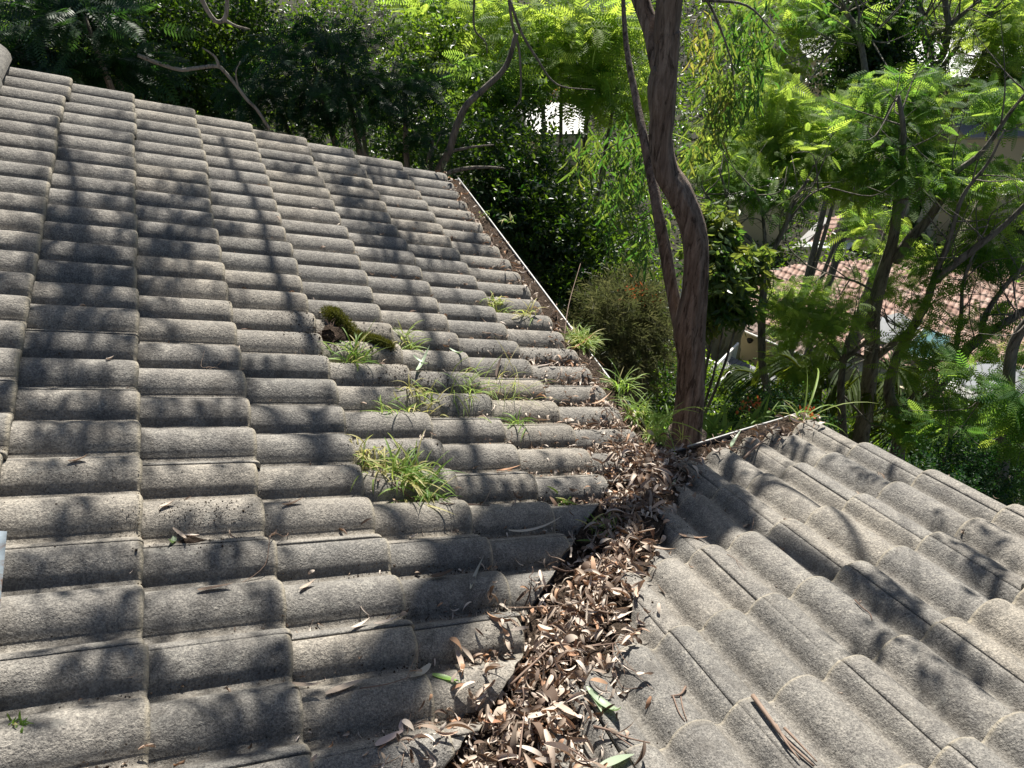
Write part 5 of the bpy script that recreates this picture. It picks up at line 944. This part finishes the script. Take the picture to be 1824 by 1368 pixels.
# palms and strap-leaved plants
def palm(label, fr, d0, L=.5, base=None, tn=(.2, .9)):
    b0 = at(*base, d0); zg = float(gz(b0[0], b0[1])); e = empty('palm', (b0[0], b0[1], zg)); tag(e, label, 'palm'); V, F = tube([np.array([b0[0], b0[1], zg - .2]), np.array([b0[0] + .1, b0[1], (zg + b0[2]) / 2]), b0], [.11, .10, .09], 12, .15, 5); obj('trunk', V, F, M['grey_bark'], e, None, True); lv, lf = blade(L, .016, -1.0, .2, 4, 0, 0, .05)
    for pts in fr:
        P = crs(np.array([at(q[0], q[1], q[2] if len(q) > 2 else d0) for q in [base] + pts]), 14); n = len(P); T = unit(np.gradient(P, axis=0)); Sd = unit(np.cross(T, [0, 0, 1.])); k = np.arange(6, n); PP, FW, SC = [], [], []
        for i in k:
            for sd in (-1, 1): PP.append(P[i]); FW.append(T[i] * .55 + Sd[i] * sd * .55 + np.array([0, 0, -.55]) + rt.normal(0, .06, 3)); SC.append(.55 + .6 * math.sin(math.pi * (i / n)))
        V, F, t = scatter(lv, lf, np.array(PP), *frames(unit(np.array(FW)), np.tile([[0, .1, 1.]], (len(PP), 1))), np.array(SC), np.clip(rt.uniform(tn[0], tn[1]) + rt.normal(0, .15, len(PP)), 0, 1)); Vr, Fr = tube(P, np.linspace(.022, .005, n), 5, 0, 1); f = obj('frond', Vr, Fr, M['palm_leaf'], e, {'tint': np.full(len(Vr), .95)}, True); obj('leaflets', V, F, M['palm_leaf'], f, {'tint': t})
palm('dark palm with arching fronds behind the right gutter, left of the small pale-barked tree', [[(1420, 712), (1375, 682), (1335, 662), (1310, 660), (1300, 672)], [(1445, 690), (1420, 650), (1395, 632), (1370, 640), (1350, 660)], [(1462, 690), (1458, 660), (1432, 655), (1400, 668), (1380, 700)], [(1480, 700), (1500, 650), (1490, 640), (1460, 630)], [(1435, 745), (1400, 740), (1370, 750)], [(1480, 720), (1520, 680), (1540, 670), (1560, 690)], [(1450, 700), (1470, 650), (1480, 600), (1460, 580)], [(1440, 720), (1405, 700), (1385, 710), (1375, 740)]], 9.4, .55, (1452, 760))
palm('palm with hanging leaflets in the shade behind the roof verge', [[(1590, 720), (1560, 695), (1530, 690), (1500, 705)], [(1620, 700), (1640, 680), (1665, 690), (1680, 720)], [(1600, 700), (1590, 670), (1600, 655), (1630, 670), (1650, 700)], [(1580, 760), (1550, 750), (1520, 770)], [(1620, 760), (1660, 750), (1690, 780), (1700, 810)], [(1600, 770), (1640, 790), (1660, 830)]], 9.8, .6, (1600, 790), (.0, .6))
for x, y, d, k, h, lab in ((1262, 772, 6.0, 40, .42, 'strap-leaved plant between the gum trunk and the right gutter'), (1225, 748, 6.6, 30, .4, 'strap-leaved plant right beside the foot of the gum trunk'), (1300, 745, 6.8, 34, .4, 'strap-leaved plant in front of the small deck'), (1150, 760, 6.2, 34, .45, 'strap-leaved plant left of the gum trunk, below the gutter'), (1345, 752, 6.2, 26, .35, 'strap-leaved plant under the orange flowers'), (1190, 770, 6.4, 30, .4, 'strap-leaved plant in the shade left of the trunk foot')):
    grass(x, y, k, h, .06, lab, (.0, .35), 'strap_leaf_plant', cat='plant', wd=.020, base=at(x, y + 10, d), dry=0)
def flowers(label, pts, d, s=.035, grp=None):
    if len(pts) > 1:
        for p_ in pts: flowers(label, [p_], d, s, label)
        return
    r = np.random.default_rng(int(pts[0][0])); lv, lf = flat_leaf(.05, .025); PP = np.concatenate([at(x, y, d) + r.normal(0, s, (14, 3)) for x, y in pts]); k = len(PP); V, F, t = scatter(lv, lf, PP, *frames(unit(r.normal(0, 1, (k, 3))), r.normal(0, 1, (k, 3))), r.uniform(.6, 1.1, k), r.random(k)); tag(obj('flowers', V, F, M['red_flower'], None, {'tint': t}), label, 'flowers', grp)
flowers('orange-red flowers on the shrub behind the right gutter', [(1328, 722), (1345, 716), (1322, 732), (1352, 730)], 6.3)
flowers('orange-red flowers near the far end of the right gutter', [(1442, 738), (1448, 745), (1438, 730)], 6.0)
flowers('reddish flower spikes at the top of the needle-leaved bush', [(1118, 510), (1130, 520), (1142, 528), (1150, 532), (1138, 515), (1160, 540)], 6.8, .05)
flowers('bright red scrap of leaves far behind, left of the gum tree', [(982, 162), (992, 168)], 14, .09)
